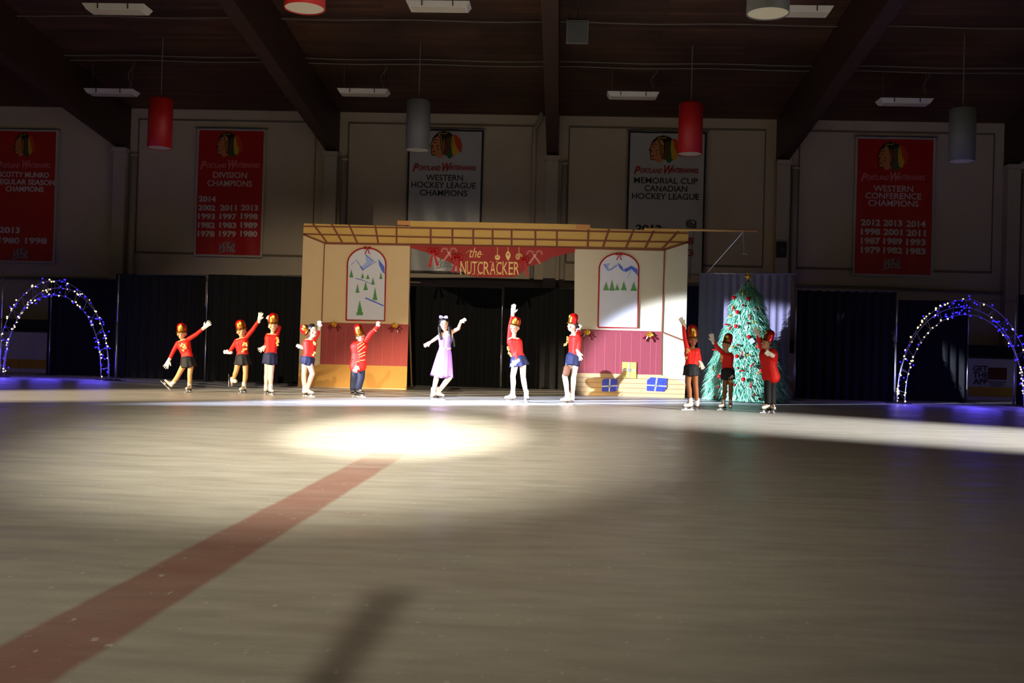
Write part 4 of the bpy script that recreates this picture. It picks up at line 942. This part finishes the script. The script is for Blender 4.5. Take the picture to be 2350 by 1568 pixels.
        b.add(vs, fs); b.add([wc+(v-wc)*.975 for v in vs], [tuple(reversed(f_)) for f_ in fs])
        b.f += [(nr*na+i, nr*na+(i+1) % na, n0+nr*na+(i+1) % na, n0+nr*na+i) for i in range(na)]; b.m += [0]*na
        b.build('skirt', S.get('skirtm', SKIRT), root, True)
    if 'trousers' in S:
        b = MB(); g = .012
        for o_ in (-1, 1): b.caps(wa+(hipm-wa)*.85+latd*o_*R(.035), hipm+latd*o_*R(.04), R(.066)*S.get('bulk', 1)+g, R(.076)*S.get('bulk', 1)+g)
        for q in 'AB':
            an, d, u = feet[q]; kn = J['knee'+q]; b.caps(J['hip'+q], kn, R(.062)+g, R(.050)+g); b.caps(kn, an+(kn-an)*.12, R(.050)+g, R(.044)+g)
        fused(b, 'trousers', S['trousers'], root, .008, 3)
    # gloves
    if not S.get('bare'):
        for q in 'AB':
            b = MB(); hand_shapes(b, J['wr'+q], J['tip'+q], S['th'+q], R(.030), fr=.0098*max(1, s*.95), curl=S.get('curl'+q, .12), cuff=1, spread=S.get('spread'+q, .5))
            fused(b, 'glove', GLOVE, root, .0052, 2)
    # skates
    bm_ = S.get('boots', BOOT)
    for q in 'AB':
        an, d, u = feet[q]; z = .95*s if s < 1.2 else s; lt = d.cross(u); b = MB()
        b.caps(an+u*.055*z, an-u*.03*z, .041*z, .040*z); b.caps(an-u*.035*z-d*.022*z, an-u*.042*z+d*.045*z, .036*z, .033*z); b.caps(an-u*.042*z+d*.03*z, an-u*.052*z+d*.125*z, .034*z, .024*z)
        o = fused(b, 'skate', bm_, root, .006, 2)
        b = MB(); b.box(an-u*.079*z+d*.075*z, (.062*z, .13*z, .010), (lt, d, u)); b.box(an-u*.086*z-d*.028*z, (.052*z, .055*z, .030*z), (lt, d, u)); b.build('sole', SOLE, o)
        b = MB(); z0 = .128*s
        b.box(an-u*(z0-.007)+d*.045*z, (.0045, .27*z, .014), (lt, d, u)); b.box(an-u*(z0-.022*z)-d*.03*z, (.006, .035*z, .034*z), (lt, d, u)); b.box(an-u*(z0-.022*z)+d*.09*z, (.006, .05*z, .040*z), (lt, d, u)); b.build('blade', BLADE, o)
        b = MB()
        for i in range(4):
            c_ = an+u*(.04-.028*i)*z+d*(.040+.010*i*i*.6)*z; b.tube([c_-lt*.014, c_+d*.004+u*.004, c_+lt*.014], .003, 5)
        b.build('lace', LACE, o)
    # hat
    if S.get('hat', 1):
        ht = J['hattop']; hb = J['hatbase']; ax = nrm(ht-hb); H_ = (ht-hb).length; fx = nrm(perp(fw, ax)); sx = fx.cross(ax); r = .081*hs*S.get('hatr', 1)
        pr = [(r*.98, 0), (r, .03), (r*1.03, H_*.35), (r*.98, H_*.6), (r*.84, H_*.82), (r*.5, H_*.96), (.001, H_)]
        ho = MB().lathe(hb, (sx, fx, ax), pr, 32).build('hat', HATR, root, True)
        pg = [(r*1.03, .0), (r*1.06, .03), (r*1.08, H_*.35), (r*1.0, H_*.62)]
        n_ = MB().lathe(hb, (sx, fx, ax), pg, 20, math.radians(45), math.radians(135)); n_.build('hat_front', HATG, ho, True)
        b = MB().ell(hb+ax*H_*.62+fx*r*.98, (sx*.028, fx*.014, ax*.032), 14); b.build('hat_badge', HATGB, ho, True)
        b = MB().lathe(hb, (sx, fx, ax), [(r*.98, .008), (r*1.30, -.018), (r*1.32, -.010), (r*1.0, .018)], 20, math.radians(30), math.radians(150)); b.build('visor', HATG, ho, True)
    # gold frogging
    for i, (x, y, dy) in enumerate(S.get('gold', [])):
        c_ = P(x, y, Yp+dy); b = MB()
        for w_ in range(3):
            a_ = w_*2.1+i; cc_ = c_+V((math.cos(a_)*.013, -.004*w_, math.sin(a_)*.013)); b.tube([cc_+V((.009*math.cos(t_*.785), 0, .009*math.sin(t_*.785))) for t_ in range(9)], .0038, 6)
        b.build('gold_braid', BRAID, tp)
    for ln in S.get('trim', []):
        b = MB().tube([P(x, y, Yp+dy) for x, y, dy in ln], .007, 6); b.build('gold_trim', BRAID, tp)
    return root, J
SH = 'children in red tops and foil hats'
skater(dict(Y=18.5, s=.96, label='skater in red leotard and black skirt, arms spread, one skate kicked off the ice', group=None, face=(.15, -1, -.05), skin=SKIN2, tights=TIGHT_T,
    j=dict(head=(417.5, 766), crown=(417, 752.5), chin=(417.5, 779), neck=(418, 780), shA=(408.5, 788), shB=(431, 780), elA=(398, 806), elB=(450.5, 767.5), wrA=(388, 827), wrB=(468.5, 752.5), tipA=(378.5, 846.5), tipB=(484.5, 738.5),
           waist=(428, 811), hipA=(425, 832), hipB=(439, 831), kneeA=(409, 862, -.02), kneeB=(435.5, 861, -.04), ankleA=(395, 880), ankleB=(435, 882), hattop=(416.5, 741), hatbase=(417.5, 762)),
    footA=(-.62, -.45, .75, 0), footB=(-.1, -1, 0, 1), thA=1, thB=1, hem=(433, 842.5, 19), gold=[(419, 790, -.10), (424, 792, -.105), (416, 794, -.10), (421, 797, -.105), (426, 799, -.10), (421, 804, -.10), (425, 796, -.11)]))
skater(dict(Y=18.9, s=1.0, label='skater in black skirt waving one glove high before the black drape, hatted head tilted', face=(.35, -1, -.05), skin=SKIN2, tights=TIGHT_T,
    j=dict(head=(554.5, 761), crown=(554, 746), chin=(555.5, 773.5), neck=(555.5, 777), shA=(543, 783), shB=(564, 776), elA=(534, 797), elB=(580, 757), wrA=(526, 809), wrB=(595, 734.5), tipA=(512.5, 808), tipB=(599.5, 716),
           waist=(556.5, 808), hipA=(549, 822), hipB=(563, 822), kneeA=(542, 852), kneeB=(563.5, 856), ankleA=(535.5, 873, .12), ankleB=(560, 883), hattop=(549.5, 734), hatbase=(554, 755.5)),
    footA=(-.1, .45, -1, 0), footB=(-.25, -1, 0, 1), thA=-1, thB=-1, hem=(557.5, 837, 19.5), gold=[(561, 788, -.10), (565, 789, -.10), (559, 792, -.10), (566, 793, -.10), (560, 803, -.10), (565, 801, -.10), (557, 807, -.10)]))
skater(dict(Y=18.5, s=1.0, label='skater with white face and a hand behind the hat, beside the painted set edge', face=(.30, -1, 0), skin=SKIN, tights=TIGHT_W, skirtm=NAVY,
    j=dict(head=(626.5, 748), crown=(626, 734), chin=(627.5, 760.5), neck=(626, 764), shA=(615, 770), shB=(634, 771, .04), elA=(613, 785), elB=(640.5, 752, .12), wrA=(607, 797, -.05), wrB=(625, 736, .16), tipA=(592.5, 806, -.12), tipB=(612.5, 726, .16),
           waist=(622, 803), hipA=(614.5, 820), hipB=(625, 820), kneeA=(612.5, 856), kneeB=(622.5, 856, -.02), ankleA=(611, 885, .04), ankleB=(621, 885, -.02), hattop=(627.5, 718), hatbase=(627, 742)),
    footA=(.1, 1, 0, 1), footB=(.55, -.85, 0, 1), thA=1, thB=1, hem=(619.5, 836, 15), gold=[(636, 776, -.06), (638, 781, -.06), (636, 787, -.07), (639, 784, -.05), (637, 792, -.06)], spreadA=.8))
skater(dict(Y=18.2, s=.98, label='dark haired skater whose red hat tips back off the head, before the snowy slope window', face=(.65, -.8, -.05), skin=SKIN, tights=TIGHT_W, skirtm=NAVY, hairm=HAIRB,
    j=dict(head=(718, 761), crown=(716, 747), chin=(720, 775), neck=(714, 776), shA=(704, 782), shB=(719, 784, .06), elA=(700, 797, .06), elB=(729, 767, .06), wrA=(691, 796.5, .0), wrB=(731.5, 752, .05), tipA=(680, 792, -.04), tipB=(733.5, 736, .05),
           waist=(710, 812), hipA=(700.5, 827), hipB=(708.5, 828), kneeA=(697.5, 860), kneeB=(717, 858, -.06), ankleA=(699, 888), ankleB=(705.5, 889, .04), hattop=(691, 749), hatbase=(707, 762)),
    footA=(.15, 1, 0, 1), footB=(.9, -.4, 0, 1), thA=1, thB=-1, hem=(703.5, 836.5, 16.5), gold=[(721, 786, -.03), (723, 790, -.03), (722, 810, -.06), (719, 815, -.06)], bun=0, hatr=.95, hairk=1.09))
skater(dict(Y=18.7, s=1.08, label='boy in buttoned red jacket and navy trousers looking down under his foil hat', face=(.35, -.9, -.55), skin=SKIN, hairm=HAIRB, jacket=1, bare=1, hemf=1.25, bulk=1.08, trousers=TROU, boots=BOOTB,
    j=dict(head=(827, 773), crown=(824.5, 760), chin=(830, 785), neck=(825, 784), shA=(814, 791), shB=(835.5, 787), elA=(815.5, 814), elB=(851.5, 765), wrA=(821, 838.5, -.10), wrB=(866, 751.5), tipA=(812, 856, -.14), tipB=(868.5, 737),
           waist=(823, 812), hipA=(815, 836), hipB=(829, 836), kneeA=(812.5, 866), kneeB=(829, 866), ankleA=(810, 892), ankleB=(822, 894), hattop=(819, 744), hatbase=(827, 769)),
    footA=(-.3, .9, 0, 1), footB=(.85, -.5, 0, 1), thA=1, thB=-1, trim=[[(820, 792, -.12), (832, 785, -.12)], [(820, 801, -.13), (836, 788, -.13)], [(822, 808, -.13), (838, 795, -.13)], [(823, 815, -.13), (838, 808, -.13)], [(824, 820, -.13), (838, 815, -.13)], [(826, 828, -.13), (838, 826, -.13)],
        [(858, 755, -.05), (864, 761, -.05)], [(817, 831, -.12), (825, 829, -.12)]]))
skater(dict(Y=18.5, s=1.08, label='dancer in lilac dress with long black hair and a bow, arms out', face=(.12, -1, .0), skin=SKIN, tights=SKIN, hairm=HAIRB, bare=1, top='bodice', hat=0, rouge=0, skirtm=LILAC, curl=.3, bun=0, npl=13, pleat=.05, deep=1.0, hairk=1.12,
    j=dict(head=(1019.5, 745), crown=(1018.5, 731), chin=(1021.5, 759.5), neck=(1023, 763), shA=(1012.5, 769), shB=(1033.5, 764), elA=(998, 779), elB=(1052, 754.5), wrA=(986, 787), wrB=(1057.5, 739), tipA=(972, 795), tipB=(1070.5, 731.5),
           waist=(1021.5, 796), hipA=(1014, 815), hipB=(1026.5, 815), kneeA=(1003.5, 858), kneeB=(1031, 868, -.05), ankleA=(994.5, 893, -.03), ankleB=(1006, 893, .06), hattop=(1018, 728), hatbase=(1019, 735)),
    footA=(-.1, -1, 0, 1), footB=(.75, -.65, 0, 1), thA=1, thB=-1, hem=(1013.5, 865, 25), locks=[[(1012, 738, .02), (1008, 752, -.04), (1009, 766, -.08), (1012, 778, -.09)], [(1026, 738, .02), (1031, 752, -.04), (1033, 768, -.09), (1034, 784, -.10), (1034, 796, -.10)], [(1028, 745, .08), (1036, 765, .10), (1041, 785, .10), (1042, 794, .08)]]))
pr = [o for o in D.objects if o.name.startswith('person') and 'lilac' in o.get('label', '')][0]
bw = MB(); c0 = P(1018, 728.5, 18.45)
for s_ in (-1, 1): bw.tube([c0, c0+V((s_*.03, 0, .018)), c0+V((s_*.065, 0, .022)), c0+V((s_*.07, 0, -.006)), c0+V((s_*.03, 0, -.012)), c0], [.006, .012, .014, .014, .010, .006], 8)
bw.build('hair_bow', LILT, pr, True)
wb = MB(); wc_ = P(1021.5, 799, 18.5)
wb.tube([wc_+V((.10*math.cos(a_*.3307), -.092*math.sin(a_*.3307), .006*math.sin(a_*2))) for a_ in range(20)], .013, 8); wb.build('waist_sash', LILT, pr, True)
skater(dict(Y=18.5, s=1.08, label='skater in navy skirt and foil hat with one arm straight up, in the set opening', face=(-.12, -1, .05), skin=SKIN, tights=TIGHT_W, skirtm=NAVY,
    j=dict(head=(1181, 752), crown=(1182, 738), chin=(1180.5, 766), neck=(1179, 770), shA=(1169.5, 778), shB=(1189, 781), elA=(1171, 749, .02), elB=(1186, 806, -.04), wrA=(1177, 720, .02), wrB=(1186, 830, -.11), tipA=(1179.5, 697, .02), tipB=(1172, 841.5, -.14),
           waist=(1186.5, 811), hipA=(1184, 827), hipB=(1199.5, 826), kneeA=(1177, 864, -.03), kneeB=(1200.5, 864), ankleA=(1177, 898, -.04), ankleB=(1208, 899, .05), hattop=(1186.5, 727), hatbase=(1182, 746)),
    footA=(-.95, -.3, 0, 1), footB=(.25, .95, 0, 1), thA=-1, thB=-1, hem=(1192, 840, 22), gold=[(1165.5, 798, -.05), (1167, 803, -.05), (1168, 810, -.05), (1171, 814, -.06), (1173, 817, -.07)], spreadA=.12, spreadB=.2))
skater(dict(Y=18.2, s=1.08, label='skater in profile looking toward the dancer with a torn brown patch on the thigh', face=(-.9, -.42, -.1), skin=SKIN, tights=TIGHT_W, skirtm=NAVY,
    j=dict(head=(1314.5, 748.5), crown=(1315.5, 735), chin=(1311, 761), neck=(1317, 764), shA=(1313, 772, .07), shB=(1325, 772, -.07), elA=(1328, 766, .22), elB=(1328.5, 791, -.09), wrA=(1327, 759.5, .34), wrB=(1327, 809, -.09), tipA=(1331.5, 745, .40), tipB=(1331.5, 829, -.09),
           waist=(1317.5, 804), hipA=(1311, 823), hipB=(1322, 824), kneeA=(1296, 864, -.03), kneeB=(1316.5, 864), ankleA=(1302.5, 900, -.03), ankleB=(1313.5, 901, .04), hattop=(1318.5, 719), hatbase=(1314, 743)),
    footA=(-.8, -.6, 0, 1), footB=(-.1, 1, 0, 1), thA=1, thB=1, hem=(1313.5, 838, 17.5), gold=[(1302.5, 775, -.02), (1303, 780, -.02), (1301.5, 786, -.02), (1299, 790, -.02), (1296, 792, -.02)]))
pr = [o for o in D.objects if o.name.startswith('person') and 'patch' in o.get('label', '')][0]
q = MB(); pA, pB = P(1302, 845, 18.17), P(1299, 857, 18.15)
q.caps(pA, pB, .066, .060); o_ = fused(q, 'thigh_patch', mat('patch_brown', (104, 66, 44), .7), pr, .007, 2)
skater(dict(Y=17.6, s=1.02, label='skater in brown tights with one hand raised before the narrow navy drape', face=(.0, -1, -.08), skin=SKIN3, tights=TIGHT_D,
    j=dict(head=(1590, 781), crown=(1589.5, 767), chin=(1590.5, 794), neck=(1589, 797), shA=(1577.5, 803), shB=(1600, 804), elA=(1571.5, 772), elB=(1604, 820), wrA=(1568.5, 744), wrB=(1607.5, 834, -.03), tipA=(1560.5, 728.5), tipB=(1615, 848, -.06),
           waist=(1587.5, 829), hipA=(1580, 849), hipB=(1594.5, 849), kneeA=(1579.5, 882), kneeB=(1596, 882), ankleA=(1584, 915), ankleB=(1600, 914, .05), hattop=(1588.5, 744.5), hatbase=(1590, 775)),
    footA=(-.85, -.5, 0, 1), footB=(.1, 1, 0, 1), thA=-1, thB=-1, hem=(1586.5, 862, 19), pleat=.04, gold=[(1578, 802, -.11), (1581, 805, -.11), (1577, 809, -.11), (1575, 821, -.09)]))
skater(dict(Y=18.0, s=.9, label='smallest skater, before the christmas tree, one arm flung up', face=(-.55, -.85, .05), skin=SKIN2, tights=TIGHT_D,
    j=dict(head=(1667, 791), crown=(1668.5, 778.5), chin=(1664.5, 803), neck=(1668, 806), shA=(1659.5, 811, .03), shB=(1676.5, 814), elA=(1646, 797), elB=(1676, 833), wrA=(1636.5, 783), wrB=(1673.5, 851, -.05), tipA=(1631.5, 764.5), tipB=(1679, 870, -.10),
           waist=(1669.5, 838), hipA=(1665, 856), hipB=(1676, 857), kneeA=(1663.5, 886), kneeB=(1677, 886), ankleA=(1661, 914), ankleB=(1676.5, 914), hattop=(1674.5, 765), hatbase=(1668.5, 787)),
    footA=(-.8, -.6, 0, 1), footB=(-.15, -1, 0, 1), thA=1, thB=-1, hem=(1670.5, 871, 15.5), pleat=.04, gold=[(1656, 817, -.06), (1657, 822, -.06), (1655, 828, -.06)]))
skater(dict(Y=17.5, s=1.12, label='broad skater in long red top and black trousers, arm raised across the christmas tree', face=(-.95, -.3, -.05), skin=SKIN2, bulk=1.04, hemf=1.0, trousers=BLKP,
    j=dict(head=(1759.5, 788.5), crown=(1762, 774.5), chin=(1755.5, 801), neck=(1762, 802), shA=(1753, 809, .06), shB=(1773, 808, -.03), elA=(1744, 783, .05), elB=(1779, 828, -.06), wrA=(1740, 768, .02), wrB=(1769, 814, -.19), tipA=(1731, 751, 0), tipB=(1755.5, 806, -.21),
           waist=(1765, 842), hipA=(1764, 865), hipB=(1774.5, 865), kneeA=(1762.5, 892), kneeB=(1772.5, 892), ankleA=(1763, 918), ankleB=(1773, 918), hattop=(1771, 757.5), hatbase=(1761.5, 783)),
    footA=(-.8, -.6, 0, 1), footB=(.05, -1, 0, 1), thA=-1, thB=1, spreadB=.9))
